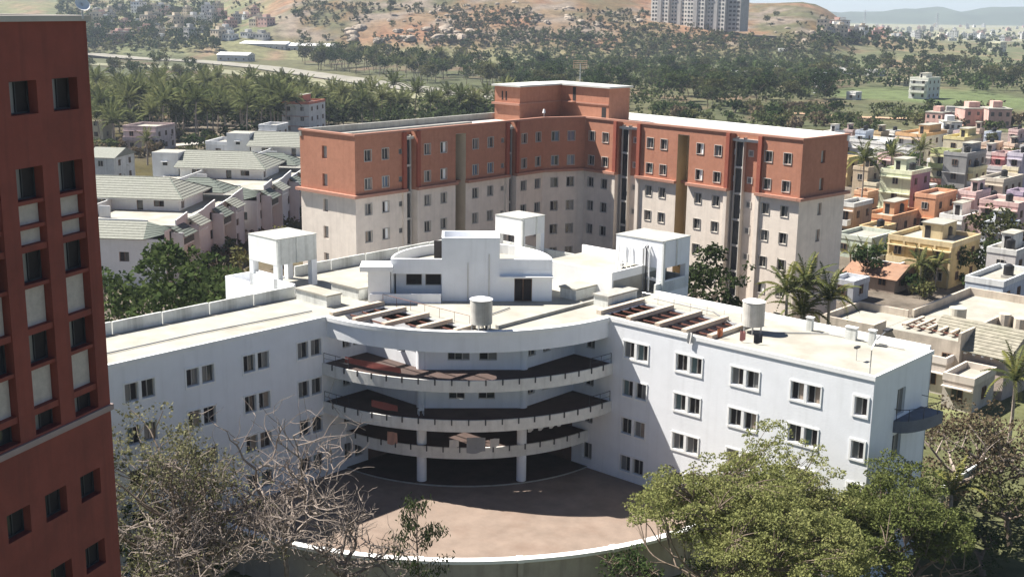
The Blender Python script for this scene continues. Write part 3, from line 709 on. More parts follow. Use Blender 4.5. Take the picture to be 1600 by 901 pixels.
        if w > 2.2:
            for z in LROWS: window(TB, (P.x - math.sin(ang) * D, P.y + math.cos(ang) * D, ang), s0 + sw + 0.55, z + 0.3, 0.65, 0.7, 'one', 0.02, FRAMEW, ('g',), 0.07, FRAMEW)
            for z in LROWS[:2]: MB().box(s0 - 0.42, s0 - 0.05, D - 0.1, D - 0.02, z + 0.3, z + 1.0).build('vent_panel', WHITE_T, TB, (P.x, P.y, 0), ang)
REDL = paint('light_terracotta_course', (0.39, 0.20, 0.145), var=0.1, streak=0.3, dirt=(0.3, 0.12, 0.08))
block_face(BL, angL, 33.95, [1.45, 4.2, 11.2, 14.05, 19.85, 22.7, 29.4, 32.3], [6.9, 25.3], [(8.0, 9.75), (26.7, 28.1)], [(16.74, 18.6)], 10)
block_face(C1, angC, 6.27, [1.25, 3.65], [], [], [], 11)
S0 = BR - DR * 34.86
LR = 34.86
block_face(S0, angR, LR, [LR - 34.1, LR - 31.6, LR - 22.6 - 1.1, LR - 21.4, LR - 15.5, LR - 12.7, LR - 5.2, LR - 2.5], [], [(LR - 28.9, LR - 25.3), (LR - 10.3, LR - 6.1)], [(LR - 18.6, LR - 16.75)], 12)
def nrm(d): return Vector((-d.y, d.x))          # into the building
DEP = 9.8
# end walls
endL = math.atan2(-nrm(DL).y, -nrm(DL).x); PL = BL + nrm(DL) * DEP
for (zz0, zz1, mt) in ((ZS + 0.35, ZT - 0.25, REDB), (-0.5, ZS, CREAM)):
    hs_ = [(4.0, 4.9, z, z + 1.5) for z in LROWS if zz0 < z < zz1]
    MB().holed(DEP, zz0, zz1, hs_, 0.35).build('wall', mt, TB, (PL.x, PL.y, 0), endL)
    MB().holed(DEP, zz0, zz1, hs_, 0.35).build('wall', mt, TB, (BR.x, BR.y, 0), angR + math.pi / 2)
for z in LROWS:
    window(TB, (PL.x, PL.y, endL), 4.0, z, 0.9, 1.5, 'one', 0.35, FRAMEB, ('f',)); window(TB, (BR.x, BR.y, angR + math.pi / 2), 4.0, z, 0.9, 1.5, 'one', 0.35, FRAMEB, ('f',))
MB().box(-0.5, DEP + 0.5, -0.5, 0.1, ZS, ZS + 0.35).build('string_course', REDL, TB, (PL.x, PL.y, 0), endL)
MB().box(-0.5, DEP + 0.5, -0.5, 0.1, ZS, ZS + 0.35).build('string_course', REDL, TB, (BR.x, BR.y, 0), angR + math.pi / 2)
# back walls and roof
backL = BL + nrm(DL) * DEP; backR = BR + nrm(DR) * DEP
# meeting point of the two back lines
den = DL.x * (-DR.y) - DL.y * (-DR.x); q_ = backR - backL; tL = (q_.x * (-DR.y) - q_.y * (-DR.x)) / den; apex = backL + DL * tL
poly = [tuple(q) for q in (BL + (DL + nrm(DL)) * 0.3, C1 + nrm(DL) * 0.3, C2 + nrm(DR) * 0.3, BR + (nrm(DR) - DR) * 0.3, backR - (nrm(DR) + DR) * 0.3, apex - Vector((0, 0.5)), backL + (DL - nrm(DL)) * 0.3)]
for i in (3, 4, 5):
    pass
bw = MB(); bw.quad((*backR, -0.5), (*apex, -0.5), (*apex, ZT - 0.25), (*backR, ZT - 0.25)); bw.quad((*apex, -0.5), (*backL, -0.5), (*backL, ZT - 0.25), (*apex, ZT - 0.25)); bw.build('wall', REDB, TB)
ROOFT = paint('pale_grey_roof', (0.50, 0.50, 0.47), var=0.15, scale=0.4, blotch=0.3, dirt=(0.3, 0.29, 0.26))
deck('roof', poly, [], 24.3, 24.6, [ROOFT, ROOFT], TB)
def coping(P, Q, w0, w1, z0, z1, mat, nm='coping'):
    d = (Q - P).normalized(); n = Vector((-d.y, d.x)); e = d * 0.12
    A, B_ = P - e, Q + e
    MB().prism([tuple(A + n * w0), tuple(B_ + n * w0), tuple(B_ + n * w1), tuple(A + n * w1)], z0, z1).build(nm, mat, TB)
coping(BL, C1, -0.15, 0.35, ZT - 0.25, ZT, REDL); coping(C1, C2, -0.15, 0.35, ZT - 0.25, ZT - 0.01, REDL); coping(C2, BR, -0.15, 0.35, ZT - 0.25, ZT - 0.02, REDL)
coping(BR, backR, -0.15, 0.35, ZT - 0.24, ZT - 0.03, REDL); coping(backL, BL, -0.15, 0.35, ZT - 0.24, ZT - 0.03, REDL)
coping(backR, apex, 0.0, 0.4, 24.6, ZT - 0.05, WHITE_T, 'parapet'); coping(apex, backL, 0.0, 0.4, 24.6, ZT - 0.05, CONC, 'parapet')
MB().box(0.5, 24.0, 3.2, DEP - 0.6, 24.6, 25.25).build('raised_roof', paint('whitewashed_roof_sheet', (0.70, 0.69, 0.65), var=0.1, blotch=0.25, dirt=(0.45, 0.42, 0.38)), TB, (S0.x + DR.x * 10.4, S0.y + DR.y * 10.4, 0), angR)
MB().box(0.6, 24.5, 4.4, 5.2, 24.6, 25.15).build('roof_upstand', CONC, TB, (BL.x, BL.y, 0), angL)
# lift house on the roof
PI_ = Vector((6.6, 174.6)); A0 = PI_ - DL * 9.0; B0 = PI_ + DR * 9.2
LH = link('lift_house', None, TB)
zb, zt = 24.6, 29.25
for (P, ang, L, dd) in ((A0, angL, 9.0, 4.6), (PI_, angR, 9.2, 4.2)):
    b = MB(); b.box(0 if P is A0 else -4.6, L, 0.003 if P is A0 else 0, dd, zb, zt); b.build('wall', REDB, LH, (P.x, P.y, 0), ang)
    b = MB(); b.box(-0.4 if P is A0 else -4.4, L + 0.4, -0.4, dd + 0.3, zt, zt + (0.22 if P is A0 else 0.222)); b.build('roof', ROOFT, LH, (P.x, P.y, 0), ang)
    b = MB(); b.box(0.05, L, -0.12, -0.003, 26.9, 27.1); b.build('string_course', REDL, LH, (P.x, P.y, 0), ang)
MB().box(-0.3, 4.8, -0.35, 0.0, 26.75, 27.05).build('ledge', REDL, LH, (A0.x + nrm(DL).x * 4.6, A0.y + nrm(DL).y * 4.6, 0), endL)
for k in range(2): MB().box(1.3 + 0.7 * k, 1.55 + 0.7 * k, -0.03, -0.003, 27.4, 28.6).build('slot', VOID, LH, (A0.x + nrm(DL).x * 4.6, A0.y + nrm(DL).y * 4.6, 0), endL)
MB().box(0.3, 1.0, -0.2, -0.003, ZS, 28.8).build('pilaster', REDL, LH, (A0.x + nrm(DL).x * 4.6, A0.y + nrm(DL).y * 4.6, 0), endL) if False else None
MB().box(2.3, 2.9, -0.02, -0.003, 27.15, 29.1).build('slot', VOID, LH, (PI_.x, PI_.y, 0), angR)
MB().box(1.2, 2.95, -0.8, -0.003, 27.0, 27.12).build('canopy', REDL, LH, (PI_.x, PI_.y, 0), angR)
MB().box(7.9, 8.7, -0.02, -0.003, 24.6, 26.6).build('door', VOID, LH, (PI_.x, PI_.y, 0), angR)
def dish(px, py, z, label):
    p = at_z(px, py, z); t = thing('roof_antenna', label, 'antenna', p)
    MB().tube([(0, 0, 0), (0, 0, 2.6)], 0.06, 6).build('mast', STEEL, t)
    g = MB()
    for k in range(5): g.tube([(-1.0, 0, 2.0 + 0.25 * k), (1.0, 0, 2.0 + 0.25 * k)], 0.03, 4)
    for k in (-1, 1): g.tube([(k * 1.0, 0, 1.9), (k * 0.9, 0, 3.1)], 0.03, 4)
    g.build('grid', paint('rusty_grid', (0.35, 0.25, 0.18)), t)
dish(906, 129, 29.6, 'small grid antenna on a mast on the lift house roof')
bulb = thing('roof_lamp', 'white globe lamp at the parapet of the terracotta block', 'lamp', at_z(850, 183, 25.5))
MB().tube([(0, 0, -0.1), (0, 0, 0.6)], 0.05, 6).build('stem', STEEL, bulb); MB().cyl(0, 0, 0.22, 0.55, 1.05, 10, 0.12).build('globe', WHITE_T, bulb)

# ------------------------------------------------------------------ near red tower on the left
TA = math.radians(70.5); TDIR = Vector((math.cos(TA), math.sin(TA)))
TP = at_z(134, 33, 39.2); TW = 24.0
T0 = Vector((TP.x, TP.y)) - TDIR * TW
RTW = thing('red_tower', 'dark red tower with pebbledash panels at the left edge', 'building', (T0.x, T0.y, 0), TA)
TZ = 39.2
def twall(px, py):     # place on the tower wall: distance back from the far corner, height
    d = ray(px, py); n = Vector((-TDIR.y, TDIR.x)); P = Vector((TP.x, TP.y)); t = (n @ P) / (n.x * d.x + n.y * d.y)
    q = Vector((d.x * t, d.y * t)); return TW - (P - q) @ TDIR, CAM_H + d.z * t
colx = []
u1a = twall(82, 140)[0]; u1b = twall(116, 140)[0]; u2a = twall(15, 148)[0]; u2b = twall(52, 148)[0]
pitch_u = u1a - u2a; ww = 1.45
ztop_w = twall(98, 122)[1]; zrow = [ztop_w, twall(104, 252)[1]]; fl_h = (twall(104, 252)[1] - twall(130, 617)[1]) / 3
zband = twall(165, 643)[1]
cols_ = [u1a + pitch_u * k for k in range(0, -5, -1)]
holes = []; win = []; pans = []; ZT2 = zrow[1]
for u in cols_:
    holes.append((u, u + ww, ztop_w - 1.25, ztop_w)); win.append((u, ztop_w - 1.25))
    holes.append((u, u + ww, zband + 0.35, ZT2))
    for k in range(4):
        zt_ = ZT2 - fl_h * k; win.append((u, zt_ - 1.25))
        if k < 3:
            zb_ = zt_ - 1.25 - 0.15
            pans.append((u, zt_ - fl_h + 0.25, zb_))
low = []
for (pxa, pya, pxb, pyb) in ((125, 733, 157, 760), (70, 766, 104, 795)):
    pass
ul = twall(125, 745)[0]; ul2 = twall(70, 775)[0]; pl_ = ul - ul2; wl = twall(157, 745)[0] - ul
zl1 = twall(141, 737)[1]; zl2 = twall(152, 846)[1]
for k in range(0, -5, -1):
    for z in (zl1, zl2, zl2 - (zl1 - zl2), zl2 - 2 * (zl1 - zl2)):
        low.append((ul + pl_ * k, ul + pl_ * k + wl, z - 1.15, z))
MB().holed(TW, -3.2, zband, low, 0.5).build('wall', TOWERRED, RTW)
MB().holed(TW, zband + 0.25, TZ, holes, 0.55).build('wall', TOWERRED, RTW)
MB().box(0, TW + 0.1, -0.1, 0.1, zband, zband + 0.25).build('pale_band', paint('pale_stone_band', (0.36, 0.27, 0.25), var=0.1), RTW)
MB().box(TW - 0.02, TW, 0.1, 14, -3.2, TZ).build('wall', TOWERRED, RTW); MB().box(0, TW - 0.02, 0.75, 14, TZ - 0.4, TZ - 0.05).build('roof', CONC, RTW)
MB().box(0, TW - 0.03, 0.62, 0.7, -3.0, TZ - 0.4).build('inner_wall', VOID, RTW)
MB().box(0, TW + 0.15, -0.15, 0.35, TZ, TZ + 0.22).build('coping', paint('pale_coping', (0.5, 0.46, 0.42), var=0.15), RTW)
MB().box(TW - 0.25, TW + 0.15, 0.35, 14, TZ, TZ + 0.22).build('coping', MATS['pale_coping'], RTW)
for (u, z) in win: window(RTW, (0, 0, 0), u, z, ww, 1.25, 'two', 0.5, DARKM, ('g', 'v') if (u > cols_[1] - 0.1) else ('v', 'd'))
for h in low: window(RTW, (0, 0, 0), h[0], h[2], wl, 1.15, 'two', 0.45, DARKM, ('d', 'v'))
for (u, z0, z1) in pans:
    MB().box(u + 0.03, u + ww - 0.03, 0.34, 0.4, z0, z1).build('panel', PANEL, RTW)
    MB().box(u, u + ww, 0.06, 0.5, z1, z1 + 0.15).build('cross_beam', TOWERRED, RTW); MB().box(u, u + ww, 0.06, 0.5, z0 - 0.25, z0).build('cross_beam', TOWERRED, RTW)
for u in cols_:
    zt_ = ZT2; zb_ = ZT2 - 1.4
    MB().box(u, u + ww, 0.08, 0.5, zb_ - 0.95, zb_ - 0.8).build('cross_beam', TOWERRED, RTW)
# ------------------------------------------------------------------ vegetation
LG = leaf('broad_leaves', (0.030, 0.045, 0.018), (0.060, 0.080, 0.032), (0.115, 0.125, 0.055))
LD = leaf('dark_leaves', (0.020, 0.036, 0.014), (0.042, 0.066, 0.024), (0.082, 0.105, 0.038))
LO = leaf('olive_leaves', (0.055, 0.060, 0.026), (0.095, 0.100, 0.042), (0.15, 0.145, 0.062))
LF = leaf('feathery_leaves', (0.10, 0.122, 0.040), (0.18, 0.20, 0.072), (0.28, 0.28, 0.115), trans=0.35, nscale=0.5)
LB = leaf('dry_brown_leaves', (0.085, 0.065, 0.042), (0.14, 0.11, 0.072), (0.20, 0.165, 0.11))
LS = leaf('hill_scrub_leaves', (0.050, 0.054, 0.028), (0.085, 0.085, 0.045), (0.14, 0.125, 0.07))
LP = leaf('palm_leaves', (0.050, 0.066, 0.026), (0.105, 0.120, 0.048), (0.19, 0.195, 0.085), nscale=0.6)
LY2 = leaf('light_palm_leaves', (0.075, 0.09, 0.035), (0.14, 0.15, 0.06), (0.22, 0.22, 0.10), nscale=0.6)
LY = leaf('yellow_palm_leaves', (0.10, 0.11, 0.03), (0.17, 0.17, 0.05), (0.25, 0.23, 0.09))

def quads_mesh(name, P, A, B, mat, fold=None):
    """P centres, A/B half axes (numpy n x 3): one mesh of leaf faces"""
    n = len(P); V = np.empty((n, 4, 3)); V[:, 0] = P - A - B * 0.35; V[:, 1] = P + B; V[:, 2] = P + A - B * 0.35; V[:, 3] = P - B * 0.9
    me = bpy.data.meshes.new(name); me.vertices.add(4 * n); me.vertices.foreach_set('co', V.reshape(-1).astype(np.float32))
    me.loops.add(4 * n); me.loops.foreach_set('vertex_index', np.arange(4 * n, dtype=np.int32))
    me.polygons.add(n); me.polygons.foreach_set('loop_start', np.arange(0, 4 * n, 4, dtype=np.int32))
    try: me.polygons.foreach_set('loop_total', np.full(n, 4, dtype=np.int32))
    except Exception: pass
    me.materials.append(mat); me.update(calc_edges=True); me.validate(); return me
def leaf_axes(rs, n, size, out=None, droop=0.0):
    d = rs.normal(size=(n, 3)); d[:, 2] *= 0.6
    if out is not None: d = d * 0.8 + out * 0.9
    d[:, 2] -= droop
    d /= np.linalg.norm(d, axis=1)[:, None] + 1e-9
    e = np.cross(d, rs.normal(size=(n, 3))); e /= np.linalg.norm(e, axis=1)[:, None] + 1e-9
    s = size * rs.uniform(0.6, 1.4, (n, 1))
    return d * s, e * s * 0.75
def clumps(rs, centres, radii, per, size, droop=0.0, flat=0.8):
    Ps, As, Bs = [], [], []
    for c, r in zip(centres, radii):
        n = max(6, int(per * r * r)); u = rs.normal(size=(n, 3)); u /= np.linalg.norm(u, axis=1)[:, None]
        rad = r * rs.uniform(0.35, 1.0, (n, 1)) ** 0.5; off = u * rad; off[:, 2] *= flat
        keep = rs.random(n) < (0.62 + 0.38 * (u[:, 2] * 0.5 + 0.5))
        a, b = leaf_axes(rs, n, size, u, droop)
        Ps.append((np.array(c) + off)[keep]); As.append(a[keep]); Bs.append(b[keep])
    return np.concatenate(Ps), np.concatenate(As), np.concatenate(Bs)
def limb_paths(rs, h, spread, n_limb, levels=2, r0=0.25, fork=0.42):
    """trunk and forking limbs; returns tubes and limb tips"""
    b = MB(); tips = []
    def grow(p, d, L, r, lev):
        pts = [Vector(p)]; dd = Vector(d).normalized(); k = 4
        for i in range(k):
            dd = (dd + Vector(rs.normal(size=3)) * 0.16 + Vector((0, 0, 0.05))).normalized(); pts.append(pts[-1] + dd * (L / k))
        b.tube(pts, [r * (1 - 0.45 * i / k) for i in range(k + 1)], 6 if lev == 0 else 5)
        if lev >= levels: tips.append(pts[-1]); tips.append(pts[-2]); return
        m_ = n_limb if lev == 0 else 3
        for i in range(m_):
            an = 2 * math.pi * (i + rs.random() * 0.6) / m_; q = pts[-1] if i else pts[-2]
            nd = (dd * (0.75 if lev else 0.6) + Vector((math.cos(an), math.sin(an), 0.15)) * spread).normalized()
            grow(q, nd, L * rs.uniform(0.6, 0.85), r * 0.55, lev + 1)
    grow((0, 0, 0), (0, 0, 1), h * fork, r0, 0)
    return b, tips
def make_tree(seed, h, w, mat, per=16, size=0.42, n=26, flat=0.75, r0=0.22, base=0.35, bark=None, levels=2):
    rs = np.random.RandomState(seed); tb, tips = limb_paths(rs, h, 0.8, 4, levels, r0)
    cs, rr = [], []
    for k in range(n):
        u = rs.normal(size=3); u /= np.linalg.norm(u); rad = rs.uniform(0.35, 1.0) ** 0.6
        lump = 1 + 0.25 * math.sin(3 * math.atan2(u[1], u[0]) + seed)
        c = np.array((u[0] * w * 0.40 * rad * lump, u[1] * w * 0.40 * rad * lump, h * (base + (1 - base) * 0.5) + u[2] * h * (1 - base) * 0.40 * rad))
        cs.append(c); rr.append(w * rs.uniform(0.11, 0.19))
    P, A, B = clumps(rs, cs, rr, per, size, 0.1, flat)
    return tb.mesh('trunk', bark or BARK), quads_mesh('crown', P, A, B, mat)
def make_bush(seed, h, w, mat, per=20, size=0.35):
    rs = np.random.RandomState(seed); cs, rr = [], []
    for k in range(12):
        an = rs.uniform(0, 6.28); r = w * 0.34 * math.sqrt(rs.random()); cs.append(np.array((r * math.cos(an), r * math.sin(an), h * rs.uniform(0.3, 0.72)))); rr.append(w * rs.uniform(0.13, 0.22))
    P, A, B = clumps(rs, cs, rr, per, size, 0.05, 0.85); tb = MB()
    for k in range(4): an = rs.uniform(0, 6.28); tb.tube([(0, 0, 0), (0.2 * w * math.cos(an), 0.2 * w * math.sin(an), h * 0.5)], [0.1, 0.03], 5)
    return tb.mesh('stem', BARK), quads_mesh('foliage', P, A, B, mat)
def frond_arrays(rs, L, droop, n=26, wid=0.62, lift=0.5):
    """one feather frond along +x from the origin"""
    Ps, As, Bs = [], [], []; pts = []
    for i in range(n):
        t = (i + 0.5) / n; x = L * (t - 0.18 * droop * t ** 2); z = L * (lift * t - (lift * 0.6 + 0.75 * droop) * t * t)
        pts.append((x, z))
    for i, (x, z) in enumerate(pts):
        t = (i + 0.5) / n; ll = wid * L * 0.28 * (math.sin(math.pi * (0.12 + 0.86 * t)) + 0.15)
        for s in (-1, 1):
            d = np.array((0.45, s * 0.95, -0.35 - 0.4 * droop * t + rs.normal() * 0.12)); d /= np.linalg.norm(d)
            Ps.append(np.array((x, 0, z)) + d * ll * 0.5); As.append(np.array((0.09 * L / 4, 0, -0.01))); Bs.append(d * ll * 0.55)
    rb = [(0, 0, 0)] + [(x, 0, z) for x, z in pts]
    return np.array(Ps), np.array(As), np.array(Bs), rb
def rot_frond(arrs, yaw, tilt):
    c, s = math.cos(tilt), math.sin(tilt); R1 = np.array(((c, 0, -s), (0, 1, 0), (s, 0, c))); c, s = math.cos(yaw), math.sin(yaw); R2 = np.array(((c, -s, 0), (s, c, 0), (0, 0, 1))); R = R2 @ R1
    return [a @ R.T for a in arrs]
def make_palm(seed, h, L=4.2, n=24, mat=None, leaflets=16):
    rs = np.random.RandomState(seed); tb = MB(); lean = rs.normal(size=2) * 0.08 * h
    pts = [(lean[0] * t * t, lean[1] * t * t, h * t) for t in np.linspace(0, 1, 7)]
    tb.tube(pts, [0.22 - 0.08 * t for t in np.linspace(0, 1, 7)], 7)
    Ps, As, Bs = [], [], []; top = np.array(pts[-1])
    for k in range(n):
        tier = k / n; P, A, B, _ = frond_arrays(rs, L * rs.uniform(0.85, 1.1), 0.12 + 0.55 * tier + rs.normal() * 0.08, leaflets)
        P, A, B = rot_frond((P, A, B), k * 2.4 + rs.normal() * 0.2, math.radians(66 - 80 * tier))
        Ps.append(P + top); As.append(A * 1.9); Bs.append(B)
    return tb.mesh('trunk', BARKP), quads_mesh('crown', np.concatenate(Ps), np.concatenate(As), np.concatenate(Bs), mat or LP)

PROTO = {
    'tree': [make_tree(1, 11, 10, LG), make_tree(2, 12, 10, LD), make_tree(3, 10, 11, LO), make_tree(4, 13, 9, LD, base=0.25), make_tree(5, 9, 9, LG, n=20)],
    'slim': [make_tree(6, 16, 6, LG, per=20, n=24, base=0.2), make_tree(7, 15, 6, LO, per=18, n=22, base=0.25)],
    'bush': [make_bush(11, 3.2, 5.5, LO), make_bush(12, 3.0, 5, LG), make_bush(13, 2.6, 5, LB), make_bush(14, 3.5, 6, LD)],
    'palm': [make_palm(21, 7.5, 5.4, 22, None, 14), make_palm(22, 8.5, 5.8, 24, None, 14), make_palm(23, 6.0, 5.2, 20, None, 14), make_palm(24, 7.5, 5.4, 22, LY2, 14), make_palm(25, 9.5, 5.6, 18, None, 14)],
}
def put_tree(name, proto, label, cat, p, sc, group, rz=None, parts=('trunk', 'crown')):
    t = thing(name, label, cat, p, random.uniform(0, 6.28) if rz is None else rz, group, sc)
    link(parts[0], proto[0], t); link(parts[1], proto[1], t); return t
def scatter(name, kinds, label, cat, group, region, n, smin, smax, seed, parts=('trunk', 'crown'), dmin=0.0, patchy=None):
    """plants standing on the ground inside a region of the view (left, right, top line, bottom line)"""
    rnd = random.Random(seed); k = 0; tries = 0; used = []
    while k < n and tries < n * 30:
        tries += 1; px = rnd.uniform(region[0], region[1]); f = (px - region[0]) / (region[1] - region[0])
        t0 = region[2][0] + (region[2][1] - region[2][0]) * f; t1 = region[3][0] + (region[3][1] - region[3][0]) * f
        py = rnd.uniform(t0, t1)
        if any(abs(px - a) < dmin and abs(py - b) < dmin * 0.35 for a, b in used): continue
        p = at_ground(px, py)
        if p is None: continue
        if patchy is not None and noise.fractal(Vector((p.x * 0.013, p.y * 0.009, 2.2)), 1.0, 2.0, 3) < patchy: continue
        used.append((px, py)); k += 1
        put_tree(name, rnd.choice(kinds), label, cat, p, rnd.uniform(smin, smax), group, rnd.uniform(0, 6.28), parts)
T, S, BU, PA = PROTO['tree'], PROTO['slim'], PROTO['bush'], PROTO['palm']
BP = ('stem', 'foliage')
# coconut grove on the left, behind the villas
scatter('coconut_palm', PA, 'coconut palm in the dense grove behind the villas', 'palm', 'palms of the left grove', (132, 480, (156, 164), (230, 212)), 140, 0.9, 1.25, 1, dmin=8)
scatter('coconut_palm', PA, 'coconut palm showing above the left roof of the terracotta block', 'palm', 'palms behind the terracotta block', (485, 790, (176, 186), (204, 192)), 34, 0.9, 1.2, 2, dmin=10)
scatter('broadleaf_tree', T + S, 'dark tree along the road above the coconut grove', 'tree', 'trees above the grove', (135, 320, (104, 112), (125, 132)), 18, 0.6, 1.0, 3, dmin=12)
# belt below the hill
scatter('broadleaf_tree', T + S, 'tall dark tree in the belt at the foot of the rocky hill', 'tree', 'trees at the foot of the hill', (470, 800, (92, 102), (107, 146)), 64, 0.9, 1.35, 4, dmin=7)
scatter('coconut_palm', PA, 'distant palm among the trees at the foot of the hill', 'palm', 'palms at the foot of the hill', (500, 780, (100, 118), (112, 144)), 22, 0.9, 1.3, 5, dmin=10)
scatter('broadleaf_tree', T, 'bushy tree in the wood behind the terracotta block', 'tree', 'wood behind the block', (800, 1300, (112, 118), (172, 168)), 85, 0.8, 1.25, 6, dmin=7)
scatter('broadleaf_tree', T + S, 'tree in the dark belt beyond the green fields', 'tree', 'belt beyond the fields', (1290, 1610, (96, 112), (124, 146)), 46, 0.75, 1.15, 7, dmin=7)
scatter('shrub', BU, 'low green shrub along the track behind the terracotta block', 'shrub', 'shrubs along the track', (985, 1600, (176, 168), (204, 206)), 75, 1.0, 1.9, 8, BP, dmin=5)
scatter('shrub', BU, 'scrub bush growing on the rocky hillside', 'shrub', 'scrub on the hill', (385, 1290, (4, 30), (56, 104)), 100, 0.9, 1.9, 9, BP, dmin=3, patchy=0.0)
scatter('broadleaf_tree', T, 'small tree standing on the rocky hillside', 'tree', 'trees on the hill', (400, 1290, (10, 20), (56, 98)), 20, 0.5, 0.9, 10, dmin=8)
scatter('broadleaf_tree', T + S, 'tree between the houses on the far left slope', 'tree', 'trees on the left slope', (110, 350, (6, 10), (88, 86)), 34, 0.6, 1.15, 12, dmin=5)
scatter('broadleaf_tree', T, 'tree among the colourful houses on the right', 'tree', 'trees among the houses', (1320, 1600, (208, 215), (300, 400)), 26, 0.4, 0.65, 14, dmin=14)
scatter('shrub', BU, 'garden shrub along the street before the villas', 'shrub', 'shrubs before the villas', (330, 475, (402, 325), (430, 350)), 14, 0.7, 1.2, 15, BP, dmin=8)
scatter('shrub', BU, 'garden shrub between the villas and the coconut grove', 'shrub', 'shrubs behind the villas', (140, 440, (222, 208), (268, 226)), 40, 0.8, 1.5, 18, BP, dmin=7)
scatter('shrub', BU, 'garden shrub in the yards below the yellow house', 'shrub', 'shrubs in the yards', (1310, 1540, (425, 400), (470, 462)), 30, 0.5, 1.0, 16, BP, dmin=10)
scatter('broadleaf_tree', T, 'small dusty tree in the yards below the yellow house', 'tree', 'trees in the yards', (1320, 1560, (430, 420), (465, 450)), 7, 0.4, 0.6, 17, dmin=20)

# woods too dense and far to count: merged leaf clumps
def wood(name, label, region, n, seed, mats, hmin, hmax, size=0.9, per=2.6, patchy=None):
    rs = np.random.RandomState(seed); cs, rr = [], []; k = 0
    while k < n:
        px = rs.uniform(region[0], region[1]); f = (px - region[0]) / (region[1] - region[0])
        py = rs.uniform(region[2][0] + (region[2][1] - region[2][0]) * f, region[3][0] + (region[3][1] - region[3][0]) * f)
        p = at_ground(px, py); k += 1
        if p is None: continue
        if patchy is not None and noise.fractal(Vector((p.x * 0.013, p.y * 0.009, 2.2)), 1.0, 2.0, 3) < patchy + 0.12 * rs.normal(): continue
        h = rs.uniform(hmin, hmax); w = h * rs.uniform(0.7, 1.1)
        for q in range(7):
            cs.append(np.array((p.x + rs.uniform(-.32, .32) * w, p.y + rs.uniform(-.32, .32) * w, p.z + h * rs.uniform(0.3, 0.85)))); rr.append(w * rs.uniform(0.16, 0.26))
    P, A, B = clumps(rs, cs, rr, per, size)
    o = link(name, quads_mesh(name, P, A, B, mats)); o['kind'] = 'stuff'; o['label'] = label; o['category'] = 'wood'; return o
wood('far_wood', 'distant dark wood spreading beyond the town on the left', (90, 345, (2, 4), (84, 84)), 260, 41, LD, 7, 12)
wood('hill_scrub', 'dense low scrub covering the hillside', (360, 1300, (3, 26), (56, 112)), 2400, 42, LS, 2.0, 5.0, 0.6, 2.6, -0.06)
wood('grove_undergrowth', 'dark undergrowth below the coconut palms', (132, 790, (150, 180), (205, 200)), 620, 46, LG, 4.0, 8.5, 0.55, 4)
wood('left_slope_wood', 'olive trees thick between the houses of the left town', (90, 345, (4, 6), (86, 84)), 240, 47, LO, 5, 9)
wood('valley_wood', 'thick dark wood in the valley behind the terracotta block', (800, 1610, (100, 104), (128, 150)), 260, 43, LD, 6, 11)
wood('block_wood', 'thick green wood filling the slope behind the terracotta block', (790, 1310, (104, 108), (180, 160)), 420, 48, LG, 5, 9, 0.7, 4)
wood('slope_wood', 'dark green scrub wood on the lower slope under the apartment block', (770, 1310, (52, 66), (108, 112)), 520, 49, LG, 4, 8, 0.8, 3)
wood('plain_trees', 'far trees scattered between the houses of the plain', (1270, 1620, (48, 46), (72, 100)), 170, 44, LG, 5, 10, 1.4, 1.2)
wood('track_scrub', 'dense scrub lining the dirt track', (980, 1480, (170, 172), (206, 200)), 150, 45, LG, 2.5, 5, 0.5, 5)
# ------------------------------------------------------------------ nearer trees
def hero(name, label, px, py, z_top, h, w, mat, seed, n=60, per=60, size=0.16, base=0.3, levels=3, flat=0.7, r0=0.3, bark=None, ground=None, droop=0.1, rmul=1.0):
    p = at_z(px, py, z_top); g = height(p.x, p.y) if ground is None else ground; h = z_top - g
    rs = np.random.RandomState(seed); tb, tips = limb_paths(rs, h, 0.95, 4, levels, r0, 0.36)
    cs, rr = [], []
    for k in range(n):
        if k < len(tips) and k % 2 == 0: c = np.array(tips[k])
        else:
            u = rs.normal(size=3); u /= np.linalg.norm(u); rad = rs.uniform(0.45, 1.0) ** 0.6
            c = np.array((u[0] * w * 0.43 * rad, u[1] * w * 0.43 * rad, h * (base + (1 - base) * 0.48) + abs(u[2]) ** 0.8 * np.sign(u[2]) * h * (1 - base) * 0.45 * rad))
        cs.append(c); rr.append(w * rs.uniform(0.07, 0.13) * rmul)
    P, A, B = clumps(rs, cs, rr, per, size, droop, flat)
    t = thing(name, label, 'tree', (p.x, p.y, g))
    tb.build('trunk', bark or BARK, t); link('crown', quads_mesh('crown', P, A, B, mat), t); return t
hero('broadleaf_tree', 'large dark green tree behind the left wing of the white building', 262, 372, 15.5, 15, 17, LD, 101, n=90, per=26, size=0.3, base=0.15)
hero('broadleaf_tree', 'round green tree beside the dark tree near the red tower', 170, 400, 13.0, 13, 10, LD, 102, n=40, per=28, size=0.28, base=0.15)
hero('broadleaf_tree', 'small tree between the villas and the left water tank', 365, 385, 9.5, 9, 8, LO, 103, n=36, per=30, size=0.25, base=0.2)
hero('broadleaf_tree', 'olive bush top in front of the villa fronts', 440, 350, 7.0, 7, 9, LO, 104, n=36, per=28, size=0.25, base=0.1)
hero('broadleaf_tree', 'upright ragged tree beside the right water tank', 1112, 372, 15.6, 15, 7.0, LG, 105, n=110, per=60, size=0.2, base=0.12, rmul=1.35)
hero('broadleaf_tree', 'grey green tree in front of the pink house', 1560, 318, 10.5, 10, 11, LO, 106, n=44, per=22, size=0.3, base=0.2)
LV = leaf('grey_olive_leaves', (0.075, 0.078, 0.040), (0.13, 0.13, 0.068), (0.20, 0.19, 0.11))
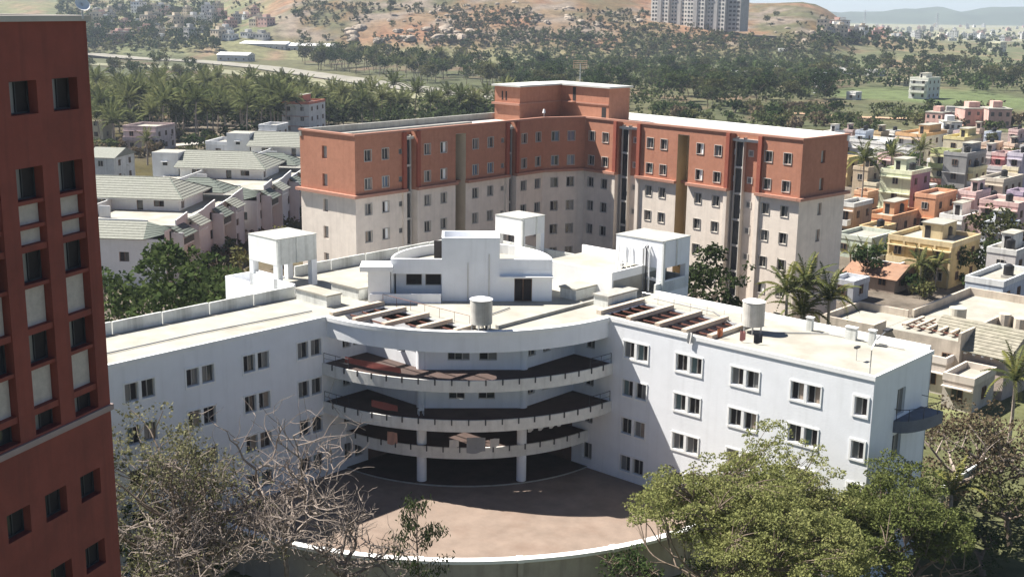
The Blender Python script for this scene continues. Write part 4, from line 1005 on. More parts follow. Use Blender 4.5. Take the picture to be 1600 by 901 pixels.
# feathery tree in front of the right wing, made of thin sprays
def feathery(label, px, py, z_top, w, seed, nclump, per, size, lumps=9):
    p = at_z(px, py, z_top); g = -3.0; h = z_top - g; rs = np.random.RandomState(seed)
    tb, tips = limb_paths(rs, h, 1.0, 5, 3, 0.34, 0.33)
    # the crown is a cluster of loose domes, each a shell of thin sprays with gaps between
    doms = []
    for k in range(lumps):
        an = 2.4 * k + rs.uniform(-.3, .3); r = w * 0.34 * math.sqrt((k + 0.3) / lumps); doms.append((r * math.cos(an), r * math.sin(an), h * rs.uniform(0.62, 0.84) * (1 - 0.35 * (r / w)), w * rs.uniform(0.15, 0.24)))
    cs, rr = [], []
    for k in range(nclump):
        x, y, z, r = doms[rs.randint(lumps)]; u = rs.normal(size=3); u /= np.linalg.norm(u)
        if u[2] < -0.35: u[2] *= -0.6
        q = r * rs.uniform(0.55, 1.0); cs.append(np.array((x + u[0] * q, y + u[1] * q, min(h, z + u[2] * q * 0.95)))); rr.append(rs.uniform(0.30, 0.75))
    P, A, B = clumps(rs, cs, rr, per, size, 0.05, 0.5)
    t = thing('feathery_tree', label, 'tree', (p.x, p.y, g)); tb.build('trunk', BARK, t)
    br = MB()
    for k in range(0, len(cs), 2):
        q = min(tips, key=lambda t_: (t_ - Vector(cs[k])).length); br.tube([q, (q + Vector(cs[k])) * 0.5 + Vector((0, 0, 0.2)), cs[k]], [0.05, 0.035, 0.015], 4)
    br.build('branches', BARK, t)['kind'] = 'stuff'
    link('crown', quads_mesh('crown', P, A, B, LF), t)
feathery('wide feathery green tree in front of the right wing', 1185, 706, 11.4, 19.5, 111, 1350, 260, 0.085, 12)
feathery('lower feathery green tree at the bottom right of the big one', 1395, 738, 9.0, 14.0, 112, 820, 260, 0.085)
feathery('feathery green tree at the bottom edge below the wide one', 1225, 795, 4.6, 15.0, 115, 900, 260, 0.085)
hero('broadleaf_tree', 'dark leafy bush at the bottom edge below the courtyard wall', 985, 850, 2.8, 6, 6.5, LD, 113, n=40, per=70, size=0.14, base=0.1, ground=-3)
hero('broadleaf_tree', 'green bush at the bottom edge right of centre', 1120, 872, 3.0, 6, 7.0, LG, 114, n=36, per=70, size=0.14, base=0.1, ground=-3)
# dry thicket at the right end of the white building
hero('dry_tree', 'dry brown leafless looking tree beside the end balcony', 1500, 612, 8.5, 11, 9.5, LB, 121, n=70, per=70, size=0.13, base=0.1, bark=BARKP, ground=-3)
hero('dry_tree', 'dry brown tree at the right edge above the lane wall', 1582, 622, 7.5, 10, 8, LB, 122, n=56, per=60, size=0.14, base=0.1, bark=BARKP, ground=-3)
hero('dry_tree', 'low brown and green thicket below the end balcony', 1450, 712, 3.5, 6, 6.5, LB, 123, n=40, per=70, size=0.13, base=0.05, ground=-3)
hero('broadleaf_tree', 'green leafy bush in front of the lane wall', 1545, 668, 5.0, 7, 5, LG, 124, n=34, per=60, size=0.16, base=0.1, ground=-3)
hero('broadleaf_tree', 'olive green bush at the right edge below the lane wall', 1590, 735, 3.6, 7, 7.5, LO, 125, n=46, per=60, size=0.15, base=0.1, ground=-3)
hero('broadleaf_tree', 'dark tangled bush in the bottom right corner', 1545, 815, 1.5, 5, 7, LG, 126, n=44, per=60, size=0.15, base=0.1, ground=-3)
# slender young tree with hanging leaves, in front of the courtyard
def young_tree():
    p = at_z(652, 784, 7.0); g = -3.0; rs = np.random.RandomState(131); t = thing('young_tree', 'slender young tree with hanging leaves before the courtyard wall', 'tree', (p.x, p.y, g))
    tb = MB(); h = 10.0; tb.tube([(0, 0, 0), (0.1, 0, 4), (-0.05, 0.1, 7), (0.0, 0, h)], [0.12, 0.09, 0.06, 0.02], 6); Ps, As, Bs = [], [], []
    for k in range(26):
        z = rs.uniform(4.2, 9.8); an = rs.uniform(0, 6.28); L = (h - z) * 0.28 + rs.uniform(0.5, 1.2); q = Vector((0, 0, z)); e = q + Vector((L * math.cos(an), L * math.sin(an), 0.55 * L))
        tb.tube([q, (q + e) * 0.5 + Vector((0, 0, 0.15)), e], [0.035, 0.025, 0.012], 4)
        for j in range(46):
            f = rs.uniform(0.35, 1.05); c = np.array(q.lerp(e, f)) + rs.normal(size=3) * 0.22; d = np.array((rs.normal() * 0.5, rs.normal() * 0.5, -1.0)); d /= np.linalg.norm(d); s = rs.uniform(0.14, 0.24)
            w_ = np.cross(d, rs.normal(size=3)); w_ /= np.linalg.norm(w_); Ps.append(c + d * s * 0.5); As.append(w_ * 0.055); Bs.append(d * s)
    tb.build('trunk', BARK, t); link('crown', quads_mesh('crown', np.array(Ps), np.array(As), np.array(Bs), LG), t)
young_tree()
# bare twisting tree at the lower left
def bare_tree(label, px, py, z_top, spread, seed, leafy, n0=6, trunk=0.45):
    p = at_z(px, py, z_top); g = -3.0; h = z_top - g; rs = np.random.RandomState(seed); tb = MB(); tw = MB(); tips = []
    def grow(q, d, L, r, lev):
        pts = [Vector(q)]; dd = Vector(d).normalized(); k = 6 if lev < 3 else 4
        for i in range(k):
            dd = (dd + Vector(rs.normal(size=3)) * (0.30 if lev else 0.12) + Vector((0, 0, 0.035))).normalized(); pts.append(pts[-1] + dd * (L / k))
        (tb if lev < 2 else tw).tube(pts, [max(0.010, 0.85 * r * (1 - 0.6 * i / k)) for i in range(k + 1)], 6 if lev < 2 else 4)
        if lev >= 4: tips.append(pts[-1]); return
        m_ = n0 if lev == 0 else (4 if lev < 3 else 3)
        for i in range(m_):
            an = 2 * math.pi * (i + rs.random()) / m_; s_ = pts[-1 - min(k - 1, int(rs.random() * (2 if lev == 0 else 4)))]
            nd = (dd * 0.6 + Vector((math.cos(an), math.sin(an), 0.2 + 0.2 * rs.normal())) * spread).normalized()
            grow(s_, nd, L * rs.uniform(0.5, 0.8), r * 0.55, lev + 1)
    grow((0, 0, 0), (0.05, 0, 1), h * trunk, 0.34, 0)
    t = thing('bare_tree', label, 'tree', (p.x, p.y, g)); tb.build('trunk', BARKD, t); tw.build('twigs', BARKD, t)
    if leafy:
        sel = [np.array(q) for q in tips if rs.random() < leafy]
        P, A, B = clumps(rs, sel, [0.75] * len(sel), 60, 0.10, 0.1, 0.7); link('crown', quads_mesh('crown', P, A, B, LV), t)
bare_tree('bare twisting tree with pale branches before the left wing', 440, 704, 10.6, 1.0, 141, 0.0, 9, 0.56)
bare_tree('thinly leaved grey tree beside the red tower', 262, 640, 13.4, 0.85, 142, 0.6, 8, 0.44)
bare_tree('low bare tree with pale twigs at the bottom left', 350, 775, 8.0, 0.95, 143, 0.06, 8, 0.5)
bare_tree('bare tree reaching over the courtyard wall from the left', 505, 765, 7.8, 1.0, 147, 0.0, 8, 0.48)
hero('broadleaf_tree', 'dark shaded bush at the bottom left below the bare branches', 290, 800, 3.5, 6, 8, LD, 148, n=44, per=60, size=0.15, base=0.1, ground=-3)
hero('broadleaf_tree', 'dark shaded bush against the foot of the red tower', 225, 770, 5.0, 7, 6, LD, 149, n=40, per=60, size=0.15, base=0.1, ground=-3)
hero('broadleaf_tree', 'dark bush at the very bottom beside the red tower', 222, 835, 3.0, 6, 5.5, LD, 150, n=36, per=60, size=0.15, base=0.05, ground=-3)
bare_tree('grey bare tree at the bottom left corner beside the tower', 250, 770, 9.4, 0.9, 145, 0.12, 7, 0.46)
hero('broadleaf_tree', 'olive leafy crown beside the upper part of the red tower base', 250, 630, 14.2, 12, 8.0, LV, 146, n=40, per=50, size=0.13, base=0.45, ground=-3)
hero('broadleaf_tree', 'dark green mass of leaves under the grey tree beside the red tower', 215, 660, 12.0, 10, 6.5, LV, 144, n=30, per=50, size=0.15, base=0.2, ground=-3)

# palms near the buildings, each frond a part
FRONDS = []
for k in range(5):
    rs = np.random.RandomState(300 + k); P, A, B, rb = frond_arrays(rs, 3.6, 0.15 + 0.28 * k, 22); me = quads_mesh('frond', P, A * 1.1, B, LP); FRONDS.append(me)
    rs = np.random.RandomState(300 + k); me2 = quads_mesh('frond', P, A * 1.1, B, LY); FRONDS.append(me2)
def near_palm(label, px, py, z_top, ground, n=18, sc=1.0, yellow=0.2, seed=1, name='palm'):
    rnd = random.Random(seed); p = at_z(px, py, z_top); g = ground; h = max(1.0, z_top - g - 1.8 * sc); t = thing(name, label, 'palm', (p.x, p.y, g), 0, None)
    MB().tube([(0, 0, 0), (0.1, 0.05, h * 0.5), (0, 0, h)], [0.24, 0.17, 0.15], 8).build('trunk', BARKP, t)
    for k in range(n):
        tier = k / n; f = FRONDS[min(4, int(tier * 5)) * 2 + (1 if rnd.random() < yellow else 0)]
        o = link('frond', f, t, (0, 0, h), 0, sc * rnd.uniform(0.85, 1.1)); o.rotation_euler = (0, -math.radians(70 - 75 * tier), k * 2.4 + rnd.uniform(-.2, .2))
NP = [('coconut palm at the left of the clump before the cream end wall', 1232, 428, 13.5), ('tall coconut palm in the clump touching the cream end wall', 1262, 418, 14.0), ('coconut palm at the right of the clump before the cream end wall', 1298, 440, 12.5), ('short coconut palm low behind the right wing parapet', 1255, 462, 11.0)]
for i, (lb, px, py, z) in enumerate(NP): near_palm(lb, px, py, z, 0, 18, 1.1, 0.25, 50 + i)
near_palm('large palm against the terracotta end wall beside the yellow house', 1352, 232, 13.5, 0, 20, 1.35, 0.2, 61)
near_palm('palm between the pale green house and the white gabled house', 1395, 228, 13.0, 0, 18, 1.2, 0.2, 62)
near_palm('palm in front of the white gabled house', 1440, 220, 12.0, 0, 18, 1.2, 0.2, 63)
for i, (px, py, z) in enumerate(((1330, 384, 5.0), (1350, 380, 5.2), (1372, 383, 5.0), (1395, 388, 4.6))):
    near_palm('banana plant in the row below the pale green roof', px, py, z, 0, 9, 0.75, 0.5, 70 + i, 'banana_plant'); bpy.data.objects[-1] if False else None
for o in [o for o in bpy.data.objects if o.name.startswith('banana_plant')]: o['group'] = 'banana plants in a row'; o['category'] = 'banana plant'
near_palm('bushy palm in front of the yellow house', 1440, 398, 5.5, 0, 16, 0.9, 0.3, 81)
near_palm('small palm beside the white shed below the yellow house', 1465, 402, 5.0, 0, 14, 0.8, 0.3, 82)
near_palm('broad banana like palm at the lower right by the lane wall', 1490, 740, 3.6, -3, 12, 0.95, 0.6, 83)
near_palm('palm at the right edge before the mossy roofed house', 1590, 565, 8.0, -1, 16, 1.0, 0.2, 84)
near_palm('palm standing between the villas and the left grove', 228, 208, 8.0, 0, 16, 1.1, 0.2, 85)
near_palm('leafy palm bush beside the villa stair box', 178, 250, 5.0, 0, 14, 1.0, 0.4, 86)
# ------------------------------------------------------------------ villas with green grey tiled roofs, left
TILE = paint('green_grey_roof_tiles', (0.225, 0.23, 0.20), var=0.25, scale=2.5, blotch=0.2, dirt=(0.2, 0.22, 0.17), bump=0.3)
TILED = paint('slate_roof_tiles', (0.13, 0.15, 0.13), var=0.2, scale=2.5)
VW = paint('villa_white_paint', (0.66, 0.67, 0.67), var=0.06, streak=0.25, dirt=(0.42, 0.40, 0.37))
def tiled(b, a0, a1, b1, b0, n, mi=0):
    """tile courses from eave a0-a1 up to ridge b0-b1 (a0 under b0), each course lapping the one below"""
    a0, a1, b0, b1 = map(Vector, (a0, a1, b0, b1)); nn = (a1 - a0).cross(b0 - a0).normalized()
    if nn.z < 0: nn = -nn
    for i in range(n):
        t0, t1 = i / n, (i + 1) / n; l0, r0, l1, r1 = a0.lerp(b0, t0), a1.lerp(b1, t0), a0.lerp(b0, t1), a1.lerp(b1, t1)
        b.quad(l0 + nn * 0.08, r0 + nn * 0.08, r1 + nn * 0.02, l1 + nn * 0.02, mi); b.quad(l0 - nn * 0.02, r0 - nn * 0.02, r0 + nn * 0.08, l0 + nn * 0.08, mi)
def hip_roof(parent, x0, x1, y0, y1, ze, zr, hipL, hipR, mat, n=9, axis='x'):
    ym = (y0 + y1) / 2; r0, r1 = (x0 + hipL, ym, zr), (x1 - hipR, ym, zr); r = link('roof', None, parent)
    def face(nm, *q): b = MB(); tiled(b, *q, n); b.build(nm, mat, r)
    face('tile_courses', (x0, y0, ze), (x1, y0, ze), r1, r0); face('tile_courses', (x1, y1, ze), (x0, y1, ze), r0, r1)
    if hipR: face('tile_courses', (x1, y0, ze), (x1, y1, ze), r1, r1)
    if hipL: face('tile_courses', (x0, y1, ze), (x0, y0, ze), r0, r0)
    MB().box(x0 + 0.3, x1 - 0.3, y0 + 0.3, y1 - 0.3, ze - 0.25, ze - 0.03).build('soffit', VW, r)
    MB().tube([r0, r1], 0.14, 6).build('ridge', mat, r)
    for s in (y0, y1):
        if hipR: MB().tube([r1, (x1, s, ze + 0.1)], 0.1, 6).build('hip', TILED, r)
    return r
VROT = math.radians(-6); V0 = Vector((-50.95, 185.4))
def villa(i, label):
    o = V0 + Vector((math.cos(VROT) * 1.84 - math.sin(VROT) * 36.2, math.sin(VROT) * 1.84 + math.cos(VROT) * 36.2)) * i
    v = thing('villa', label, 'house', (o.x, o.y, 2.7), VROT, 'white villas in a row', (0.918, 0.918, 1))
    FF = (3.5, -17.0, math.pi / 2)
    us = [(2.0, 1.2), (5.5, 1.2), (10.5, 1.4), (14.0, 1.2), (20.0, 1.4), (24.5, 1.2), (29.0, 1.2), (33.5, 1.4)]
    hs_ = [(u, u + w, z, z + 1.5) for (u, w) in us for z in (-1.9, 0.9, 3.7)]
    MB().holed(38, -3.4, 5.6, hs_, 0.3).build('wall', VW, v, (3.5, -17, 0), math.pi / 2)
    for (u, w) in us:
        for z in (-1.9, 0.9, 3.7): window(v, FF, u, z, w, 1.5, 'two', 0.3, FRAMEB, ('v', 'd'))
    FFr = (-22.0, -17.0, 0.0); hh = [(u, u + 1.6, 1.0, 2.4) for u in (3, 8, 13, 18, 22)] + [(u, u + 1.6, 3.3, 4.3) for u in (3, 8)]
    MB().holed(25.5, -3.4, 4.4, hh, 0.3).build('wall', VW, v, (-22, -17, 0), 0)
    for h in hh: window(v, FFr, h[0], h[2], 1.6, h[3] - h[2], 'two', 0.3, FRAMEB, ('v', 'd'))
    MB().box(-22, -21.8, -17, 21, -3.4, 5.6).build('wall', VW, v); MB().box(-21.8, 3.5, 20.8, 21, -3.4, 5.6).build('wall', VW, v)
    MB().box(-21.8, 3.48, -12.0, 20.8, 5.3, 5.58).build('terrace', ROOFC, v)
    fr = link('front_roof', None, v); b = MB(); tiled(b, (-17.5, -17.6, 4.35), (0.3, -17.6, 4.35), (-1.2, -12.0, 6.05), (-15.5, -12.0, 6.05), 7); b.build('tile_courses', TILE, fr)
    b = MB(); tiled(b, (0.3, -17.6, 4.35), (3.9, -12.2, 4.9), (3.4, -12.0, 5.0), (-1.2, -12.0, 6.05), 7); b.build('tile_courses', TILED, fr)
    MB().box(-16, -1.2, -12.0, -11.8, 5.58, 6.3).build('parapet', VW, v)
    for k, (y0, y1, z1) in enumerate(((-12.0, -7.0, 6.9), (-7.0, 1.0, 6.3), (1.0, 6.0, 6.9), (6.0, 15.0, 6.2), (15.0, 20.8, 6.8))):
        b = MB(); b.add([(3.3, y0, 5.6), (3.5, y0, 5.6), (3.5, y1 - 0.02, 5.6), (3.3, y1 - 0.02, 5.6), (3.3, y0, z1 - 0.5), (3.5, y0, z1 - 0.5), (3.5, y1 - 0.02, z1), (3.3, y1 - 0.02, z1)], ((0, 3, 2, 1), (4, 5, 6, 7), (0, 1, 5, 4), (1, 2, 6, 5), (2, 3, 7, 6), (3, 0, 4, 7))); b.build('stepped_parapet', VW, v)
    # roof pavilion
    FP = (-18.2, 1.3, 0.0); hp = [(9.6, 10.7, 5.6, 7.6), (12.6, 14.4, 6.2, 7.5), (2.5, 4.2, 6.2, 7.5)]
    MB().holed(17.0, 5.58, 7.9, hp, 0.25).build('wall', VW, v, (-18.2, 1.3, 0), 0)
    for k, h in enumerate(hp): window(v, FP, h[0], h[2], h[1] - h[0], h[3] - h[2], 'one' if k == 0 else 'two', 0.25, FRAMEB, ('d', 'v'), name='door' if k == 0 else 'window')
    FQ = (-1.2, 1.3, math.pi / 2); hp = [(1.2, 2.6, 5.8, 7.5)]
    MB().holed(11.5, 5.58, 7.9, hp, 0.25).build('wall', VW, v, (-1.2, 1.3, 0), math.pi / 2); window(v, FQ, 1.2, 5.8, 1.4, 1.7, 'two', 0.25, FRAMEB, ('d', 'g'))
    MB().box(-18.2, -1.2, 12.6, 12.8, 5.58, 7.9).build('wall', VW, v)
    hip_roof(v, -19.0, 0.0, 0.0, 14.4, 7.55, 10.0, 0, 5.0, TILE)
    hip_roof(v, -8.0, 2.6, 13.0, 20.6, 6.9, 8.8, 3.0, 4.0, TILED, 6)
    for (x0, x1, y0, y1, z1) in ((-13.2, -13.0, -11.8, 1.25, 7.2), (-11.5, -9.6, -7.0, -6.8, 7.4)): MB().box(x0, x1, y0, y1, 5.58, z1).build('screen_wall', VW, v)
    sb = MB(); sb.box(-24.6, -19.1, 3.0, 8.5, -3.4, 9.9); s_ = sb.build('stair_box', VW, v); MB().box(-24.4, -19.3, 3.2, 8.3, 9.9, 9.95).build('lid', ROOFC, s_); MB().box(-22.6, -21.2, 2.2, 2.99, 8.2, 8.32).build('sun_shade', VW, s_); MB().box(-22.4, -21.4, 2.96, 2.995, 7.5, 8.15).build('window', GLASS, s_)
    # lean-to tiled awnings over balconies on the shaded front
    for k, (y0, y1) in enumerate(((-14.5, -9.0), (-7.5, -2.5), (4.0, 9.0), (10.5, 15.5))):
        b = MB(); tiled(b, (5.8, y0, 4.35 + 0.5 * (k % 2)), (5.8, y1, 4.35 + 0.5 * (k % 2)), (3.55, y1, 5.6 + 0.4 * (k % 2)), (3.55, y0, 5.6 + 0.4 * (k % 2)), 5); b.build('awning', TILED if k % 2 == 0 else TILE, v)
        MB().box(3.5, 5.3, y0 + 0.3, y1 - 0.3, 2.9, 3.1).build('balcony_slab', VW, v)
        MB().box(5.15, 5.3, y0 + 0.3, y1 - 0.3, 3.1, 3.95).build('balcony_rail', DARKM if k % 2 == 0 else VW, v)
        MB().box(3.55, 5.5, y0 + 0.05, y0 + 0.28, -3.4, 5.0).build('side_wall', VW, v)
        MB().box(3.51, 3.56, y0 + 1.0, y1 - 1.0, -3.0, -0.3).build('garage_opening', VOID, v); MB().box(3.51, 3.56, y0 + 1.2, y1 - 1.4, 3.15, 4.4).build('balcony_opening', VOID, v)
villa(0, 'nearest white villa of the row with green grey hipped roof'); villa(1, 'middle white villa of the row, its roof behind the nearest one'); villa(2, 'farthest white villa of the row beside the terracotta block')

# ------------------------------------------------------------------ flat roofed houses
HB = []; HM = {}
def hmat(c, nm=None):
    k = tuple(round(q, 2) for q in c)
    if k not in HM: HM[k] = paint('house_paint_%d' % len(HM), c, var=0.14, streak=0.6, dirt=tuple(q * 0.45 for q in c), blotch=0.4)
    return HM[k]
def house(label, pl, pr, py, floors, c, k=0.6, yaw=-42, trim=None, side=None, roof=None, ex='', name='house', fh=3.1, cat='house', group=None, seed=None):
    """pl, pr: view limits of the house; py: roof line at its nearest corner; k: share of the front face"""
    HB.append((pl, pr, py)); rnd = random.Random(seed if seed is not None else int(pl * 7 + py)); zr = fh * floors; pc = pl + (pr - pl) * k
    p = at_z(pc, py, zr + 0.7 if 'gable' not in ex else zr)
    if p.y > 780: p = at_ground(pc, py + (zr + 0.5) * 1900 / min(p.length, 1150))
    W = (pr - pl) * p.length / 1900; view = math.degrees(math.atan2(p.x, p.y))
    w = max(3.0, k * W / max(0.35, math.cos(math.radians(yaw + view)))); d = max(3.0, (1 - k) * W / max(0.33, math.cos(math.radians(yaw + 90 + view)))); d = min(d, 16)
    g = height(p.x, p.y); cm = hmat(c); tm = hmat(trim or tuple(min(0.8, q * 1.15 + 0.03) for q in c)); sm = hmat(side) if side else cm
    # origin at the nearest corner; front runs to -x, side runs to +y
    t = thing(name, label, cat, (p.x, p.y, g), math.radians(yaw), group); z0 = -0.6 - max(0, g)
    dz = -g if p.y < 780 else 0.0
    b = MB(); b.box(-w, 0, 0, d, -0.6, zr + dz, 0); b.mi = [0, 0, 0, 1, 0, 0]; b.build('wall', [cm, sm], t)
    if 'gable' in ex:
        e = 0.5; r = MB(); r.add([(-w - e, -e, zr + dz - 0.1), (e, -e, zr + dz - 0.1), (e, d / 2, zr + dz + 1.6), (-w - e, d / 2, zr + dz + 1.6), (e, d + e, zr + dz - 0.1), (-w - e, d + e, zr + dz - 0.1)], ((0, 1, 2, 3), (3, 2, 4, 5), (1, 4, 2), (0, 3, 5)))
        r.build('roof', roof or ROOFG, t)
        q = MB(); q.add([(0, 0, zr + dz), (0, d, zr + dz), (0, d / 2, zr + dz + 1.5)], ((0, 1, 2),)); q.build('gable', sm, t)
    else:
        r = MB(); r.box(-w + 0.2, -0.2, 0.2, d - 0.2, zr + dz, zr + dz + 0.1); r.build('roof', roof or ROOFC, t)
        h = 0.75
        for (x0, x1, y0, y1) in ((-w - 0.08, 0.08, -0.08, 0.18), (-w - 0.08, 0.08, d - 0.18, d + 0.08), (-w - 0.08, -w + 0.18, 0.18, d - 0.18), (-0.18, 0.08, 0.18, d - 0.18)):
            MB().box(x0, x1, y0, y1, zr + dz - 0.02, zr + dz + h).build('parapet', tm, t)
    far = p.length > 330
    nf = max(1, int(w / (3.2 if not far else 4.5))); nd = max(1, int(d / 3.6))
    for f in range(floors):
        zz = fh * f + 1.0 + dz
        for i in range(nf):
            u = -w + w * (i + 0.5) / nf - 0.6; dr = rnd.random() < 0.2 and not far
            window(t, (0, 0, 0), u, zz - (0.9 if dr else 0), 1.2, 1.3 + (0.9 if dr else 0), 'two', -0.02, FRAMEB if rnd.random() < .5 else FRAMEW, ('d', 'v') if rnd.random() < .7 else ('v', 'g'), name='door' if dr else 'window')
        if 'shade' in ex or rnd.random() < 0.5: MB().box(-w, 0.0, -0.6, -0.085, zz + 1.42, zz + 1.5).build('sun_shade', tm, t)
        for i in range(nd):
            u = d * (i + 0.5) / nd - 0.5
            window(t, (0, 0, math.pi / 2), u, zz, 1.0, 1.3, 'two', -0.02, FRAMEB, ('v', 'd'))
        if 'balc' in ex and f > 0:
            MB().box(-w * 0.95, -w * 0.1, -1.5, -0.003, fh * f + dz - 0.12, fh * f + dz + 0.05).build('balcony_slab', tm, t)
            MB().box(-w * 0.95, -w * 0.1, -1.5, -1.38, fh * f + dz + 0.05, fh * f + dz + 0.95).build('balcony_wall', tm, t)
            for s in (-w * 0.95, -w * 0.1 - 0.12): MB().box(s, s + 0.12, -1.38, -0.003, fh * f + dz + 0.05, fh * f + dz + 0.95).build('balcony_wall', tm, t)
    zt_ = zr + dz + 0.1
    if 'stair' in ex:
        x0 = -w * rnd.uniform(0.55, 0.9); s = MB().box(x0, x0 + min(3.2, w * 0.4), d * 0.45, d * 0.95 - 0.2, zt_, zt_ + 2.3).build('stair_head', tm, t); MB().box(x0 - 0.2, x0 + min(3.2, w * 0.4) + 0.2, d * 0.45 - 0.3, d * 0.95, zt_ + 2.3, zt_ + 2.42).build('roof', ROOFC, s)
        MB().box(x0 + 0.4, x0 + 1.3, d * 0.45 - 0.03, d * 0.45 - 0.003, zt_, zt_ + 1.9).build('door', VOID, s)
    if 'tank' in ex:
        x0, y0 = -w * rnd.uniform(0.2, 0.45), d * rnd.uniform(0.3, 0.7); q = MB().cyl(x0, y0, 0.65, zt_ + 0.4, zt_ + 1.6, 14).build('water_tank', BLACKP, t); MB().cyl(x0, y0, 0.66, zt_ + 1.6, zt_ + 1.85, 14, 0.25).build('lid', BLACKP, q); MB().box(x0 - 0.7, x0 + 0.7, y0 - 0.7, y0 + 0.7, zt_, zt_ + 0.4).build('tank_stand', CONC, t)
    if 'pergola' in ex:
        for i in range(5): MB().box(-w * 0.9 + i * w * 0.15, -w * 0.9 + i * w * 0.15 + 0.25, 0.5, d - 0.5, zt_ + 1.9, zt_ + 2.1).build('beam', CONC, t)
    if 'columns' in ex:
        for i in range(5): MB().box(-w + (w - 0.3) * i / 4, -w + (w - 0.3) * i / 4 + 0.3, -0.15, -0.086, 0, zr + dz).build('pilaster', tm, t)
    return t
YEL = (0.58, 0.44, 0.22); ORA = (0.58, 0.36, 0.24); PINK = (0.60, 0.43, 0.40); GRN = (0.42, 0.45, 0.2); WHT = (0.66, 0.65, 0.62); BLU = (0.50, 0.56, 0.64)
GREYC = (0.26, 0.255, 0.25); CRM = (0.62, 0.55, 0.40); BEI = (0.50, 0.44, 0.36); LAV = (0.50, 0.46, 0.52); PGR = (0.58, 0.60, 0.43)
house('pale green house with purple brown side wall beyond the orange terrace', 1380, 1452, 268, 3, PGR, 0.62, side=(0.33, 0.20, 0.24), ex='tank shade stair')
house('unfinished grey concrete house with dark openings', 1479, 1538, 240, 3, GREYC, 0.55, ex='stair tank')
house('lime green and cream house with striped balconies', 1458, 1500, 236, 3, CRM, 0.7, trim=GRN, ex='balc shade')
house('cream yellow house behind the lime green balconies', 1478, 1530, 215, 3, CRM, 0.55, trim=(0.7, 0.6, 0.3), ex='stair')
house('white house with orange roof band near the track', 1403, 1476, 210, 3, WHT, 0.5, trim=(0.66, 0.42, 0.22), ex='stair tank')
house('small white house with dark window below the orange banded one', 1404, 1440, 232, 2, WHT, 0.6)
house('orange terrace house with low roof parapets', 1352, 1435, 338, 1, ORA, 0.5, trim=(0.66, 0.36, 0.2), ex='stair tank')
house('bright orange house beside the grey concrete one', 1433, 1492, 305, 2, (0.60, 0.30, 0.17), 0.5, ex='')
yh = house('yellow two storey house with a long barred veranda', 1395, 1528, 380, 2, YEL, 0.7, trim=(0.62, 0.50, 0.30), ex='shade stair tank columns balc')
house('long salmon pink house at the right edge', 1538, 1612, 318, 2, PINK, 0.72, trim=(0.66, 0.46, 0.42), ex='tank shade')
house('white house with a grey roof room between yellow and pink houses', 1472, 1530, 338, 1, WHT, 0.55, ex='stair')
house('brown and white house beside the terracotta block', 1312, 1362, 318, 2, (0.45, 0.30, 0.20), 0.45, trim=WHT, ex='balc')
house('low pale green house with sacks on its roof', 1308, 1398, 372, 1, (0.52, 0.58, 0.48), 0.6, trim=(0.56, 0.6, 0.52), ex='')
house('white shed with grey sheet roof below the yellow house', 1362, 1430, 412, 1, (0.62, 0.63, 0.66), 0.65, roof=CONC, ex='', cat='shed', name='shed', fh=2.6)
house('low shed with white sheet roof beside the palm clump', 1300, 1357, 440, 1, (0.4, 0.42, 0.46), 0.6, roof=WHITE_T, cat='shed', name='shed', fh=2.4)
house('blue and white house with patterned balcony at the right edge', 1515, 1612, 440, 2, BLU, 0.55, trim=(0.72, 0.73, 0.72), ex='balc tank')
house('white roofed house with black tanks above the blue house', 1548, 1615, 392, 2, (0.6, 0.57, 0.55), 0.6, trim=WHT, ex='tank stair')
house('yellow house half hidden behind the terracotta end wall', 1312, 1340, 246, 2, YEL, 0.5, ex='')
house('beige plastered house behind the pink one', 1536, 1595, 280, 2, BEI, 0.55, ex='tank')
house('grey pink house with open roof room near the right edge', 1536, 1562, 238, 2, (0.46, 0.4, 0.38), 0.5, ex='stair')
house('rose red house near the right edge', 1553, 1586, 240, 2, (0.5, 0.2, 0.2), 0.55, trim=(0.62, 0.42, 0.4), ex='balc')
house('lavender house at the right edge near the track', 1578, 1612, 240, 3, LAV, 0.6, ex='tank')
house('long low hall with grey roof beside the terracotta block', 1318, 1412, 222, 1, WHT, 0.7, roof=ROOFG, cat='hall', name='hall', fh=4)
house('low shed with rusty tiled roof among the banana plants', 1325, 1430, 436, 1, (0.34, 0.27, 0.22), 0.7, roof=paint('rusty_tile_roof', (0.30, 0.17, 0.11), var=0.25, blotch=0.4), ex='gable', cat='shed', name='shed', fh=2.2)
house('small white house above the roof end of the terracotta block', 1288, 1318, 206, 2, WHT, 0.5, ex='stair')
house('peach house between the orange and yellow houses', 1425, 1470, 318, 1, (0.64, 0.46, 0.34), 0.5, ex='tank stair')
house('cream house at the right behind the beige one', 1570, 1612, 262, 2, CRM, 0.5, ex='tank')
house('pale pink house with flat roof right of the orange one', 1500, 1545, 300, 2, (0.6, 0.45, 0.42), 0.55, ex='stair tank')
house('small orange topped house beside the brown and white one', 1340, 1372, 300, 1, (0.6, 0.36, 0.22), 0.5, ex='')
house('white walled house under the pale green one', 1420, 1462, 292, 1, WHT, 0.55, ex='tank')
house('ochre house with a flat roof left of the yellow veranda house', 1345, 1398, 356, 1, (0.55, 0.40, 0.2), 0.55, ex='tank')
house('white house with a blue door band above the blue house', 1538, 1590, 352, 2, (0.6, 0.62, 0.66), 0.6, ex='stair tank')
house('dusty pink low house right of the yellow veranda house', 1528, 1575, 372, 1, (0.5, 0.36, 0.33), 0.55, ex='')
house('pale lemon house between the two concrete coloured ones', 1500, 1540, 262, 2, (0.62, 0.58, 0.36), 0.55, ex='tank')
house('grey roofed low house below the rose red one', 1545, 1600, 262, 1, (0.42, 0.4, 0.4), 0.6, roof=ROOFG, ex='stair')
